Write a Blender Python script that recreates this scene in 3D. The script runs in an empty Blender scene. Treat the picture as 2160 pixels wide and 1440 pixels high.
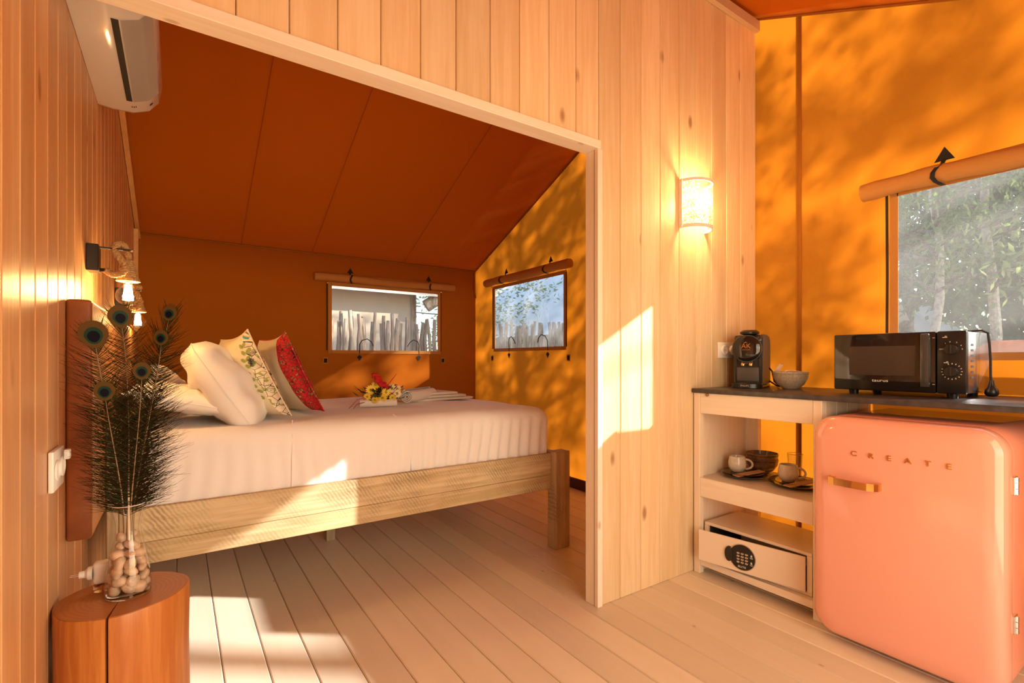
import bpy, bmesh, math, random
from mathutils import Vector, Matrix, Euler, noise
random.seed(7)
SC = bpy.context.scene
COL = SC.collection
R = math.radians

# ---------------------------------------------------------------- camera, light, exposure
cam_d = bpy.data.cameras.new('camera'); cam = bpy.data.objects.new('camera', cam_d); COL.objects.link(cam)
cam.location = (0, 0, 1.07); cam.rotation_euler = (R(90), 0, R(-34.145))
cam_d.sensor_width = 36; cam_d.lens = 1041 / 2160 * 36; cam_d.shift_y = 38 / 2160
cam_d.clip_start = 0.02
SC.camera = cam

W = bpy.data.worlds.new('world'); SC.world = W; W.use_nodes = True
wn = W.node_tree; bg = wn.nodes['Background']
sky = wn.nodes.new('ShaderNodeTexSky'); sky.sky_type = 'NISHITA'; sky.sun_disc = False
SUN_DIR = Vector((-1, 0.765, -0.565)).normalized()       # the way the light travels
sky.sun_elevation = math.asin(-SUN_DIR.z); sky.sun_rotation = math.atan2(-SUN_DIR.x, -SUN_DIR.y)
wn.links.new(sky.outputs[0], bg.inputs[0]); bg.inputs[1].default_value = 0.30

sl = bpy.data.lights.new('sun', 'SUN'); sl.energy = 8.5; sl.angle = R(0.9); sl.color = (1.0, 0.95, 0.88)
so = bpy.data.objects.new('sun', sl); COL.objects.link(so)
so.rotation_euler = SUN_DIR.to_track_quat('-Z', 'Y').to_euler(); so.location = (8, -6, 6)

# daylight coming in by the open tent front behind the camera
dl = bpy.data.lights.new('doorway_daylight', 'AREA'); dl.shape = 'RECTANGLE'; dl.size = 1.7; dl.size_y = 1.9
dl.energy = 26; dl.color = (1.0, 0.71, 0.38)
do = bpy.data.objects.new('doorway_daylight', dl); COL.objects.link(do)
do.location = (1.05, -0.62, 1.05); do.rotation_euler = (R(90), 0, 0)

SC.view_settings.view_transform = 'Standard'; SC.view_settings.look = 'None'
SC.view_settings.gamma = 1.0; SC.view_settings.use_curve_mapping = False
SC.view_settings.exposure = 0.62

# ---------------------------------------------------------------- helpers
class MB:
    def __init__(s): s.bm = bmesh.new()
    def box(s, x0, x1, y0, y1, z0, z1, m=None, bev=0, seg=1):
        vs = [s.bm.verts.new((x, y, z)) for x in (x0, x1) for y in (y0, y1) for z in (z0, z1)]
        fs = [s.bm.faces.new([vs[i] for i in q]) for q in ((0, 1, 3, 2), (4, 6, 7, 5), (0, 4, 5, 1), (2, 3, 7, 6), (0, 2, 6, 4), (1, 5, 7, 3))]
        if bev:
            es = list({e for f in fs for e in f.edges})
            r = bmesh.ops.bevel(s.bm, geom=es, offset=bev, segments=seg, affect='EDGES', profile=0.5)
            vs = list({v for f in r['faces'] for v in f.verts} | {v for v in vs if v.is_valid})
        if m is not None: bmesh.ops.transform(s.bm, matrix=m, verts=[v for v in vs if v.is_valid])
        return s
    def tube(s, pts, r, n=8, cap=True, closed=False):
        pts = [Vector(p) for p in pts]; N = len(pts)
        rr = r if isinstance(r, (list, tuple)) else [r] * N
        up = None; rings = []
        for i, p in enumerate(pts):
            if closed: t = pts[(i + 1) % N] - pts[i - 1]
            else: t = pts[min(i + 1, N - 1)] - pts[max(i - 1, 0)]
            t.normalize()
            if up is None:
                up = t.orthogonal().normalized()
            up = (up - t * up.dot(t)); up = up.normalized() if up.length > 1e-6 else t.orthogonal().normalized()
            b = t.cross(up)
            rings.append([s.bm.verts.new(p + rr[i] * (math.cos(a) * up + math.sin(a) * b)) for a in [2 * math.pi * k / n for k in range(n)]])
        for i in range(N if closed else N - 1):
            A, Bq = rings[i], rings[(i + 1) % N]
            for k in range(n): s.bm.faces.new((A[k], A[(k + 1) % n], Bq[(k + 1) % n], Bq[k]))
        if cap and not closed:
            s.bm.faces.new(rings[0][::-1]); s.bm.faces.new(rings[-1])
        return s
    def lathe(s, prof, n=32, m=None, a0=0, a1=2 * math.pi):
        full = abs(a1 - a0 - 2 * math.pi) < 1e-6; cnt = n if full else n + 1; rings = []; new = []
        for r, z in prof:
            if r < 1e-6 and full: ring = [s.bm.verts.new((0, 0, z))]
            else: ring = [s.bm.verts.new((r * math.cos(a0 + (a1 - a0) * k / n), r * math.sin(a0 + (a1 - a0) * k / n), z)) for k in range(cnt)]
            rings.append(ring); new += ring
        for A, Bq in zip(rings, rings[1:]):
            for k in range(n):
                k2 = (k + 1) % cnt
                q = [A[k % len(A)], A[k2 % len(A)], Bq[k2 % len(Bq)], Bq[k % len(Bq)]]
                u = []
                for v in q:
                    if v not in u: u.append(v)
                if len(u) > 2:
                    try: s.bm.faces.new(u)
                    except ValueError: pass
        if m is not None: bmesh.ops.transform(s.bm, matrix=m, verts=new)
        return s
    def ball(s, c, r, sx=1, sy=1, sz=1, n=10, rot=None, jit=0):
        m = Matrix.Translation(c) @ (rot.to_matrix().to_4x4() if rot else Matrix()) @ Matrix.Diagonal((r * sx, r * sy, r * sz, 1))
        g = bmesh.ops.create_uvsphere(s.bm, u_segments=n, v_segments=max(4, n * 2 // 3), radius=1, matrix=m)
        if jit:
            for v in g['verts']: v.co += Vector([random.uniform(-jit, jit) for _ in range(3)])
        return s
    def poly(s, pts, d=None, m=None):
        """flat polygon, extruded by vector d when given"""
        vs = [s.bm.verts.new(p) for p in pts]; new = list(vs)
        f = s.bm.faces.new(vs)
        if d is not None:
            d = Vector(d); v2 = [s.bm.verts.new(Vector(p) + d) for p in pts]; new += v2
            s.bm.faces.new(v2[::-1]); k = len(vs)
            for i in range(k): s.bm.faces.new((vs[(i + 1) % k], vs[i], v2[i], v2[(i + 1) % k]))
        if m is not None: bmesh.ops.transform(s.bm, matrix=m, verts=new)
        return s
    def grid(s, fn, nu, nv):
        vs = [[s.bm.verts.new(fn(i / nu, j / nv)) for j in range(nv + 1)] for i in range(nu + 1)]
        for i in range(nu):
            for j in range(nv): s.bm.faces.new((vs[i][j], vs[i + 1][j], vs[i + 1][j + 1], vs[i][j + 1]))
        return s
    def tf(s, m): bmesh.ops.transform(s.bm, matrix=m, verts=s.bm.verts[:]); return s
    def rawpolys(s, polys):
        for p in polys: s.bm.faces.new([s.bm.verts.new(q) for q in p])
        return s

WM = {}
def empty(name, loc, rz=0.0, rot=None):
    o = bpy.data.objects.new(name, None); COL.objects.link(o); o.empty_display_size = 0.05
    o.location = loc; e = rot if rot is not None else Euler((0, 0, rz)); o.rotation_euler = e
    WM[o] = Matrix.Translation(loc) @ e.to_matrix().to_4x4()
    return o
def tag(o, label=None, cat=None, group=None, kind=None):
    if label: o['label'] = label
    if cat: o['category'] = cat
    if group: o['group'] = group
    if kind: o['kind'] = kind
    return o
def thing(name, label, cat, loc, rz=0.0, group=None, rot=None):
    return tag(empty(name, loc, rz, rot), label, cat, group)
def obj(name, b, mt, parent=None, local=False, smooth=35, recalc=True, mats=None):
    if recalc: bmesh.ops.recalc_face_normals(b.bm, faces=b.bm.faces[:])
    me = bpy.data.meshes.new(name)
    inv = Matrix()
    if parent is not None and not local: inv = WM[parent].inverted()
    loc = Vector((0, 0, 0))
    if parent is None or parent.data is not None or True:
        vs = b.bm.verts
        if not local or parent is None:
            bmesh.ops.transform(b.bm, matrix=inv, verts=b.bm.verts[:])
        lo = Vector([min(v.co[i] for v in vs) for i in range(3)]); hi = Vector([max(v.co[i] for v in vs) for i in range(3)])
        loc = Vector(((lo.x + hi.x) / 2, (lo.y + hi.y) / 2, lo.z))
        for v in vs: v.co -= loc
    b.bm.to_mesh(me); b.bm.free()
    if smooth:
        me.shade_smooth()
        if smooth < 180: me.set_sharp_from_angle(angle=R(smooth))
    for m_ in (mats or [mt]): me.materials.append(m_)
    o = bpy.data.objects.new(name, me); COL.objects.link(o); o.location = loc
    if parent is not None: o.parent = parent
    WM[o] = (WM[parent] if parent is not None else Matrix()) @ Matrix.Translation(loc)
    return o
def inst(name, src, loc, rot=(0, 0, 0), parent=None, scale=(1, 1, 1)):
    o = bpy.data.objects.new(name, src.data); COL.objects.link(o); o.location = loc; o.rotation_euler = rot; o.scale = scale
    if parent is not None: o.parent = parent
    return o
def text(name, body, size, mt, parent, m, depth=0.0006, spacing=1.0, sx=1.0):
    c = bpy.data.curves.new(name, 'FONT'); c.body = body; c.size = size; c.extrude = depth; c.align_x = 'CENTER'; c.align_y = 'CENTER'
    c.space_character = spacing; c.resolution_u = 3
    t = bpy.data.objects.new(name, c); COL.objects.link(t)
    bpy.context.view_layer.update()
    me = bpy.data.meshes.new_from_object(t); bpy.data.objects.remove(t)
    b = MB(); b.bm.from_mesh(me)
    b.tf(m @ Matrix.Diagonal((sx, 1, 1, 1)))
    return obj(name, b, mt, parent, smooth=0)
def basis(o, x, y, z):
    m = Matrix.Identity(4)
    for i, v in enumerate((x, y, z)):
        for k in range(3): m[k][i] = v[k]
    m.translation = o; return m

# ---------------------------------------------------------------- materials
def newmat(name):
    m = bpy.data.materials.new(name); m.use_nodes = True; nt = m.node_tree
    return m, nt, nt.nodes['Principled BSDF']
def mat(name, col, rough=0.5, metal=0.0, spec=0.5, coat=0.0, emis=None, es=0, noise_amt=0.0, nscale=20, bump=0.0, sheen=0.0, subs=0.0):
    m, nt, p = newmat(name)
    p.inputs['Base Color'].default_value = (*col, 1); p.inputs['Roughness'].default_value = rough; p.inputs['Metallic'].default_value = metal
    p.inputs['Specular IOR Level'].default_value = spec; p.inputs['Coat Weight'].default_value = coat; p.inputs['Coat Roughness'].default_value = 0.05
    if sheen: p.inputs['Sheen Weight'].default_value = sheen
    if subs: p.inputs['Subsurface Weight'].default_value = subs; p.inputs['Subsurface Radius'].default_value = (.02, .015, .01)
    if emis: p.inputs['Emission Color'].default_value = (*emis, 1); p.inputs['Emission Strength'].default_value = es
    if noise_amt or bump:
        g = nt.nodes.new('ShaderNodeNewGeometry'); n = nt.nodes.new('ShaderNodeTexNoise'); n.inputs['Scale'].default_value = nscale; n.inputs['Detail'].default_value = 6
        nt.links.new(g.outputs['Position'], n.inputs['Vector'])
        if noise_amt:
            r = nt.nodes.new('ShaderNodeValToRGB'); a = 1 - noise_amt
            r.color_ramp.elements[0].color = (col[0] * a, col[1] * a, col[2] * a, 1); r.color_ramp.elements[0].position = .35
            r.color_ramp.elements[1].color = (min(1, col[0] * (1 + noise_amt * .5)), min(1, col[1] * (1 + noise_amt * .5)), min(1, col[2] * (1 + noise_amt * .5)), 1); r.color_ramp.elements[1].position = .65
            nt.links.new(n.outputs[0], r.inputs[0]); nt.links.new(r.outputs[0], p.inputs['Base Color'])
        if bump:
            b = nt.nodes.new('ShaderNodeBump'); b.inputs['Strength'].default_value = bump; b.inputs['Distance'].default_value = .01
            nt.links.new(n.outputs[0], b.inputs['Height']); nt.links.new(b.outputs[0], p.inputs['Normal'])
    return m
def wood(name, c0, c1, knot, axis='z', rough=.55, kn=1.0, kscale=7.0, grain=1.0, bump=.15, coat=0.0, spec=.4, kth=.11):
    """pine board: long grain along one axis, a few knots, each board its own shift"""
    m, nt, p = newmat(name); N = nt.nodes; L = nt.links
    g = N.new('ShaderNodeNewGeometry'); oi = N.new('ShaderNodeObjectInfo')
    mul = N.new('ShaderNodeMath'); mul.operation = 'MULTIPLY'; mul.inputs[1].default_value = 37.0; L.new(oi.outputs['Random'], mul.inputs[0])
    add = N.new('ShaderNodeVectorMath'); add.operation = 'ADD'; L.new(g.outputs['Position'], add.inputs[0]); L.new(mul.outputs[0], add.inputs[1])
    st = dict(x=(.06, 1, 1), y=(1, .06, 1), z=(1, 1, .06))[axis]
    sc = N.new('ShaderNodeVectorMath'); sc.operation = 'MULTIPLY'; sc.inputs[1].default_value = st; L.new(add.outputs[0], sc.inputs[0])
    n1 = N.new('ShaderNodeTexNoise'); n1.inputs['Scale'].default_value = 55 * grain; n1.inputs['Detail'].default_value = 5; n1.inputs['Distortion'].default_value = .6; L.new(sc.outputs[0], n1.inputs['Vector'])
    n2 = N.new('ShaderNodeTexNoise'); n2.inputs['Scale'].default_value = 9; n2.inputs['Detail'].default_value = 3; L.new(sc.outputs[0], n2.inputs['Vector'])
    mx = N.new('ShaderNodeMath'); mx.operation = 'ADD'; L.new(n1.outputs[0], mx.inputs[0]); L.new(n2.outputs[0], mx.inputs[1])
    r = N.new('ShaderNodeValToRGB'); r.color_ramp.elements[0].position = .42 ; r.color_ramp.elements[1].position = .62
    hf = N.new('ShaderNodeMath'); hf.operation = 'MULTIPLY'; hf.inputs[1].default_value = .5; L.new(mx.outputs[0], hf.inputs[0])
    r.color_ramp.elements[0].color = (*c0, 1); r.color_ramp.elements[1].color = (*c1, 1); L.new(hf.outputs[0], r.inputs[0])
    ks = dict(x=(.45, 1, 1), y=(1, .45, 1), z=(1, 1, .45))[axis]
    k1 = N.new('ShaderNodeVectorMath'); k1.operation = 'MULTIPLY'; k1.inputs[1].default_value = ks; L.new(add.outputs[0], k1.inputs[0])
    v = N.new('ShaderNodeTexVoronoi'); v.inputs['Scale'].default_value = kscale; L.new(k1.outputs[0], v.inputs['Vector'])
    kr = N.new('ShaderNodeValToRGB'); kr.color_ramp.elements[0].color = (kn, kn, kn, 1); kr.color_ramp.elements[0].position = kth * .45
    kr.color_ramp.elements[1].color = (0, 0, 0, 1); kr.color_ramp.elements[1].position = kth; L.new(v.outputs['Distance'], kr.inputs[0])
    mix = N.new('ShaderNodeMix'); mix.data_type = 'RGBA'; L.new(kr.outputs[0], mix.inputs['Factor']); L.new(r.outputs[0], mix.inputs['A']); mix.inputs['B'].default_value = (*knot, 1)
    # board to board tone
    hsv = N.new('ShaderNodeHueSaturation'); rm = N.new('ShaderNodeMapRange'); rm.inputs['To Min'].default_value = .88; rm.inputs['To Max'].default_value = 1.1; L.new(oi.outputs['Random'], rm.inputs[0])
    L.new(rm.outputs[0], hsv.inputs['Value']); L.new(mix.outputs['Result'], hsv.inputs['Color'])
    L.new(hsv.outputs[0], p.inputs['Base Color']); p.inputs['Roughness'].default_value = rough; p.inputs['Coat Weight'].default_value = coat; p.inputs['Coat Roughness'].default_value = .15
    p.inputs['Specular IOR Level'].default_value = spec
    b = N.new('ShaderNodeBump'); b.inputs['Strength'].default_value = bump; b.inputs['Distance'].default_value = .004; L.new(n1.outputs[0], b.inputs['Height']); L.new(b.outputs[0], p.inputs['Normal'])
    return m
def canvas(name, dif, tr, tmix=.5):
    m, nt, p = newmat(name); N = nt.nodes; L = nt.links; N.remove(p); out = N['Material Output']
    g = N.new('ShaderNodeNewGeometry'); n = N.new('ShaderNodeTexNoise'); n.inputs['Scale'].default_value = 1.6; n.inputs['Detail'].default_value = 4; L.new(g.outputs['Position'], n.inputs['Vector'])
    n2 = N.new('ShaderNodeTexNoise'); n2.inputs['Scale'].default_value = 420; n2.inputs['Detail'].default_value = 2; L.new(g.outputs['Position'], n2.inputs['Vector'])
    b1 = N.new('ShaderNodeBump'); b1.inputs['Strength'].default_value = .35; b1.inputs['Distance'].default_value = .06; L.new(n.outputs[0], b1.inputs['Height'])
    b2 = N.new('ShaderNodeBump'); b2.inputs['Strength'].default_value = .25; b2.inputs['Distance'].default_value = .001; L.new(n2.outputs[0], b2.inputs['Height']); L.new(b1.outputs[0], b2.inputs['Normal'])
    d = N.new('ShaderNodeBsdfDiffuse'); d.inputs[0].default_value = (*dif, 1); t = N.new('ShaderNodeBsdfTranslucent'); t.inputs[0].default_value = (*tr, 1)
    L.new(b2.outputs[0], d.inputs['Normal'])
    mx = N.new('ShaderNodeMixShader'); mx.inputs[0].default_value = tmix; L.new(d.outputs[0], mx.inputs[1]); L.new(t.outputs[0], mx.inputs[2]); L.new(mx.outputs[0], out.inputs[0])
    return m
def vinyl(name, haze=.10, tr=.8, sc=5):
    m, nt, p = newmat(name); N = nt.nodes; L = nt.links; N.remove(p); out = N['Material Output']
    t = N.new('ShaderNodeBsdfTransparent'); t.inputs[0].default_value = (.97, .97, .98, 1)
    g = N.new('ShaderNodeBsdfGlossy'); g.inputs['Roughness'].default_value = .06
    h = N.new('ShaderNodeBsdfTranslucent'); h.inputs[0].default_value = (.95, .94, .92, 1)
    geo = N.new('ShaderNodeNewGeometry'); n = N.new('ShaderNodeTexNoise'); n.inputs['Scale'].default_value = sc; n.inputs['Detail'].default_value = 3; n.inputs['Distortion'].default_value = 1.5; L.new(geo.outputs['Position'], n.inputs['Vector'])
    bp = N.new('ShaderNodeBump'); bp.inputs['Strength'].default_value = .4; bp.inputs['Distance'].default_value = .02; L.new(n.outputs[0], bp.inputs['Height']); L.new(bp.outputs[0], g.inputs['Normal'])
    mr = N.new('ShaderNodeMapRange'); mr.inputs['To Min'].default_value = haze * .5; mr.inputs['To Max'].default_value = haze * 1.6; L.new(n.outputs[0], mr.inputs[0])
    m1 = N.new('ShaderNodeMixShader'); L.new(mr.outputs[0], m1.inputs[0]); L.new(t.outputs[0], m1.inputs[1]); L.new(h.outputs[0], m1.inputs[2])
    lw = N.new('ShaderNodeLayerWeight'); pw = N.new('ShaderNodeMath'); pw.operation = 'POWER'; pw.inputs[1].default_value = 4; L.new(lw.outputs['Facing'], pw.inputs[0])
    f = N.new('ShaderNodeMath'); f.operation = 'MULTIPLY_ADD'; f.inputs[1].default_value = .8; f.inputs[2].default_value = .04; L.new(pw.outputs[0], f.inputs[0])
    m2 = N.new('ShaderNodeMixShader'); L.new(f.outputs[0], m2.inputs[0]); L.new(m1.outputs[0], m2.inputs[1]); L.new(g.outputs[0], m2.inputs[2]); L.new(m2.outputs[0], out.inputs[0])
    return m
def glass(name, col=(1, 1, 1), rough=0.0):
    m, nt, p = newmat(name); p.inputs['Base Color'].default_value = (*col, 1); p.inputs['Transmission Weight'].default_value = 1; p.inputs['Roughness'].default_value = rough; p.inputs['IOR'].default_value = 1.45
    return m
def thinglass(name, col=(.97, .98, .98)):
    m, nt, p = newmat(name); N = nt.nodes; L = nt.links; N.remove(p); out = N['Material Output']
    t = N.new('ShaderNodeBsdfTransparent'); t.inputs[0].default_value = (*col, 1); g = N.new('ShaderNodeBsdfGlossy'); g.inputs['Roughness'].default_value = .02
    f = N.new('ShaderNodeLayerWeight'); pw = N.new('ShaderNodeMath'); pw.operation = 'POWER'; pw.inputs[1].default_value = 3; L.new(f.outputs['Facing'], pw.inputs[0])
    mm = N.new('ShaderNodeMath'); mm.operation = 'MULTIPLY_ADD'; mm.inputs[1].default_value = .8; mm.inputs[2].default_value = .05; L.new(pw.outputs[0], mm.inputs[0])
    m2 = N.new('ShaderNodeMixShader'); L.new(mm.outputs[0], m2.inputs[0]); L.new(t.outputs[0], m2.inputs[1]); L.new(g.outputs[0], m2.inputs[2]); L.new(m2.outputs[0], out.inputs[0])
    return m

M_PINE = wood('washed_pine', (.78, .54, .29), (.86, .65, .40), (.36, .17, .07), 'z', .5, .85, 6.0, kth=.12)
M_PINE_L = wood('left_wall_pine', (.62, .31, .13), (.73, .43, .21), (.30, .11, .03), 'z', .36, .8, 5.5, kth=.12, spec=.5)
M_TRIMH = wood('trim_pine_along', (.86, .72, .56), (.92, .80, .66), (.42, .24, .14), 'x', .5, .6, 9.0, kth=.1)
M_TRIMV = wood('trim_pine_upright', (.86, .72, .56), (.92, .80, .66), (.42, .24, .14), 'z', .5, .6, 9.0, kth=.1)
M_FLOOR = wood('cream_floor_paint', (.75, .63, .48), (.78, .66, .51), (.26, .16, .09), 'y', .36, .8, 6.5, grain=.5, bump=.05, kth=.045)
M_LEDGE = wood('batten_wood', (.70, .38, .14), (.80, .48, .20), (.4, .2, .08), 'y')
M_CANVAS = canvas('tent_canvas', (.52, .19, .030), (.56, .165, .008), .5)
M_CANVAS_B = canvas('tent_canvas_shaded', (.47, .118, .011), (.30, .07, .004), .4)  # same tent canvas, the alcove's redder, darker cast put into its colour
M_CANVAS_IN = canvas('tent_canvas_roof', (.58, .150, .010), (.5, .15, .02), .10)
M_FLAP = canvas('rolled_canvas', (.58, .27, .08), (.5, .2, .03), .12)
M_VINYL = vinyl('clear_vinyl')
M_DARK = mat('black_webbing', (.012, .012, .012), .8)
M_VELCRO = mat('black_velcro', (.015, .015, .014), .95)
M_ZIP = mat('dark_zip_cord', (.03, .018, .012), .7)
M_WHITEPL = mat('white_plastic', (.82, .80, .76), .3, coat=.2)
M_BLACKPL = mat('black_plastic', (.012, .012, .013), .28)
M_BLACKGL = mat('black_gloss', (.008, .008, .009), .08, coat=.5)
M_CHROME = mat('chrome', (.8, .8, .8), .18, 1.0)
M_STEEL = mat('steel_panel', (.62, .62, .64), .22, 1.0)
M_GOLD = mat('polished_gold', (.85, .56, .22), .12, 1.0)
M_SHEET = mat('white_sheet', (.84, .80, .78), .85, sheen=.3, nscale=6, bump=.15)
M_TOWEL = mat('white_towel', (.84, .80, .75), .95, nscale=300, bump=.5)
M_LINEN = mat('cream_linen', (.80, .70, .52), .9, nscale=220, bump=.35)
M_LEATHER = mat('brown_headboard', (.36, .105, .025), .45, noise_amt=.3, nscale=9)
M_WHITEWASH = wood('whitewashed_cabinet', (.86, .74, .60), (.90, .82, .72), (.75, .50, .28), 'y', .5, .5, 5.0, kth=.16)
M_CABIN = wood('cabinet_inside', (.84, .68, .50), (.88, .76, .62), (.6, .35, .18), 'z', .55, .5, 5.0)
M_WORKTOP = mat('dark_worktop', (.06, .05, .05), .35, noise_amt=.35, nscale=35)
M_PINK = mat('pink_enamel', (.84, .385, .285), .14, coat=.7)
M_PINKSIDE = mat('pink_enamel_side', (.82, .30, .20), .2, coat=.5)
M_BASE = mat('dark_skirting', (.09, .03, .015), .6)
M_STONEWARE = mat('speckled_stoneware', (.50, .42, .32), .35, noise_amt=.25, nscale=140)
M_MUG = mat('cream_mug_glaze', (.72, .66, .58), .15, coat=.4, noise_amt=.12, nscale=60)
M_PLATE = mat('brown_plate_glaze', (.12, .075, .04), .2, coat=.4, noise_amt=.4, nscale=60)
M_BOWLB = mat('brown_bowl_glaze', (.22, .12, .055), .2, coat=.5, noise_amt=.5, nscale=30)
M_KRAFT = mat('kraft_paper', (.55, .30, .13), .8)
M_CREAMP = mat('safe_cream_paint', (.82, .70, .56), .35)
M_ROPE = mat('jute_rope', (.50, .31, .14), .9, noise_amt=.35, nscale=160, bump=.6)
M_BARBS = mat('feather_barbs', (.022, .014, .004), .9, spec=.1)
M_BARBG = mat('feather_green', (.020, .040, .010), .7, spec=.15)
M_SHAFT = mat('feather_shaft', (.30, .20, .11), .5)
M_SHAFTP = mat('pale_feather_shaft', (.72, .55, .40), .5)
M_EYE1 = mat('feather_copper_ring', (.095, .050, .012), .6, spec=.1)
M_EYE2 = mat('feather_teal', (.006, .036, .024), .5, spec=.15)
M_EYE3 = mat('feather_dark_eye', (.003, .003, .010), .6, spec=.1)
M_STONE = mat('beige_pebble', (.62, .43, .29), .5, noise_amt=.35, nscale=45)
M_GLASSV = thinglass('clear_glass')
M_GREEN = mat('leaf_green', (.035, .075, .02), .6)
M_PETALY = mat('yellow_petal', (.90, .66, .07), .6)
M_PETALW = mat('cream_petal', (.92, .72, .45), .6)
M_CENTER = mat('flower_centre', (.35, .30, .03), .7)
M_RED = mat('red_petal', (.50, .008, .012), .6)
M_RIB = mat('red_ribbon', (.42, .03, .02), .5)
M_BRICKW = mat('white_socket', (.86, .84, .82), .3)

# ---------------------------------------------------------------- room dimensions
XL, XR, YF, YB = -0.26, 2.748, -0.53, 4.776
YP0, YP1 = 1.558, 1.624            # the partition's two faces
RY, RZ, SB, SF = 2.01, 3.239, 0.428, 0.469
def roofz(y): return RZ - SB * (y - RY) if y > RY else RZ - SF * (RY - y)

# floor: painted boards running away from the camera
floor = tag(empty('floor', (1.2, 2.1, 0)), kind='structure', label='cream painted tongue and groove floor')
bw = .132; x = .13 - 3 * bw; k = 0
while x < XR:
    x0, x1 = max(x, XL - .02), min(x + bw, XR + .04)
    b = MB(); b.box(x0 + .0012, x1 - .0012, YF, YB + .02, -.03, 0 , bev=.0035, seg=1); obj('floor_board', b, M_FLOOR, floor)
    x += bw
b = MB(); b.box(XL - .05, XR + .06, YF - .02, YB + .05, -.07, -.031)
tag(obj('sub_floor', b, mat('joint_paint', (.78, .66, .50), .6), floor))

# left wall: narrow pine boards
wl = tag(empty('wall_left', (XL, 2, 0)), kind='structure', label='varnished pine board wall beside the bed')
edges = [-.53]
while edges[-1] < YB: edges.append(edges[-1] + .1265)
for a, c in zip(edges, edges[1:]):
    c = min(c, YB)
    b = MB(); m_ = .0016
    top = min(roofz(a), roofz(c)) - .005
    b.box(XL - .018, XL, a + m_, c - m_, 0, top, bev=.004); obj('wall_board', b, M_PINE_L, wl)
    if c >= YB: break
b = MB(); b.poly([(XL - .02, YF, 0), (XL - .02, YB, 0), (XL - .02, YB, roofz(YB)), (XL - .02, RY, RZ), (XL - .02, YF, roofz(YF))], d=(-.01, 0, 0))
obj('backing', b, mat('groove_shadow', (.25, .12, .05), .8), wl)

# middle partition: upright boards, sloping nothing: a level header over the bed opening
wp = tag(empty('wall_partition', (2.1, YP0, 0)), kind='structure', label='whitewashed pine board partition between kitchen and bed alcove')
PT = 2.94; HZ = 2.01; JX = 1.512
pedges = [.134, .271, .409, .545, .683, .818, .96, 1.093, 1.238, 1.382, 1.512, 1.644, 1.781, 1.915, 2.057, 2.194, 2.323, 2.457, 2.59, 2.745]
pedges = [-.26, -.135, -.0] + pedges
for a, c in zip(pedges, pedges[1:]):
    z0 = 0 if a >= JX - .01 else HZ + .005
    m_ = .0011
    b = MB(); b.box(a + m_, c - m_, YP0, YP0 + .018, z0, PT, bev=.0028); obj('wall_board', b, M_PINE, wp)
    b = MB(); b.box(a + m_, c - m_, YP1 - .018, YP1, z0, PT, bev=.0028); obj('wall_board', b, M_PINE, wp)
b = MB(); b.box(JX, XR, YP0 + .0185, YP1 - .0185, 0, PT); b.box(XL, JX, YP0 + .0185, YP1 - .0185, HZ + .01, PT)
obj('wall_core', b, mat('core_wood', (.45, .28, .14), .8), wp)
b = MB(); b.box(XL, JX + .004, YP0 - .010, YP1 + .004, HZ - .030, HZ + .006, bev=.002)
tag(obj('header_trim', b, M_TRIMH, wp), 'pale rough edge trim along the header')
b = MB(); b.box(JX - .014, JX + .014, YP0 - .008, YP1 + .004, 0, HZ - .0305, bev=.0015)
tag(obj('jamb_trim', b, M_TRIMV, wp), 'pale upright edge trim of the opening')
b = MB(); b.box(JX - .0155, JX - .0142, YP0 + .012, YP0 + .0135, 0, HZ - .032)
obj('trim_joint', b, mat('dark_joint', (.2, .1, .05), .8), wp)
b = MB(); b.box(XL, 2.742, YP0 - .028, YP0 - .001, PT - .005, PT + .052, bev=.002)
tag(obj('top_rail', b, wood('rail_wood', (.62, .40, .24), (.72, .50, .32), (.4, .2, .1), 'x'), wp), 'square rail along the top of the partition')

# canvas shell
def wall_x(xc, y0, y1, holes, step=.3):
    ys = {y0, y1, RY, 1.315}
    zs = {0.0}
    for h in holes: ys |= {h[0], h[1]}; zs |= {h[2], h[3]}
    ys = sorted(y for y in ys if y0 <= y <= y1); zs = sorted(zs); P = []
    for a, c in zip(ys, ys[1:]):
        ztop = zs + [None]
        for i in range(len(zs)):
            lo = zs[i]; hi = zs[i + 1] if i + 1 < len(zs) else None
            inside = any(a >= h[0] - 1e-4 and c <= h[1] + 1e-4 and hi is not None and lo >= h[2] - 1e-4 and hi <= h[3] + 1e-4 for h in holes)
            if inside: continue
            if hi is None: P.append([(xc, a, lo), (xc, c, lo), (xc, c, roofz(c)), (xc, a, roofz(a))])
            else: P.append([(xc, a, lo), (xc, c, lo), (xc, c, hi), (xc, a, hi)])
    return P
def wall_y(yc, x0, x1, top, holes):
    xs = {x0, x1}; zs = {0.0, top}
    for h in holes: xs |= {h[0], h[1]}; zs |= {h[2], h[3]}
    xs, zs = sorted(xs), sorted(zs); P = []
    for a, c in zip(xs, xs[1:]):
        for lo, hi in zip(zs, zs[1:]):
            if any(a >= h[0] - 1e-4 and c <= h[1] + 1e-4 and lo >= h[2] - 1e-4 and hi <= h[3] + 1e-4 for h in holes): continue
            P.append([(a, yc, lo), (c, yc, lo), (c, yc, hi), (a, yc, hi)])
    return P
W1 = (1.193, 2.288, 1.155, 1.765)          # x0 x1 z0 z1 on the back wall
W2 = (3.25, 4.36, 1.180, 1.805)            # y0 y1 z0 z1 on the right wall
W3 = (-.20, .885, 1.095, 1.825)
def canvas_obj(name, polys, mt, label=None):
    b = MB(); b.rawpolys(polys); bmesh.ops.remove_doubles(b.bm, verts=b.bm.verts[:], dist=1e-4)
    return tag(obj(name, b, mt, smooth=0), label, kind='structure')
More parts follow.
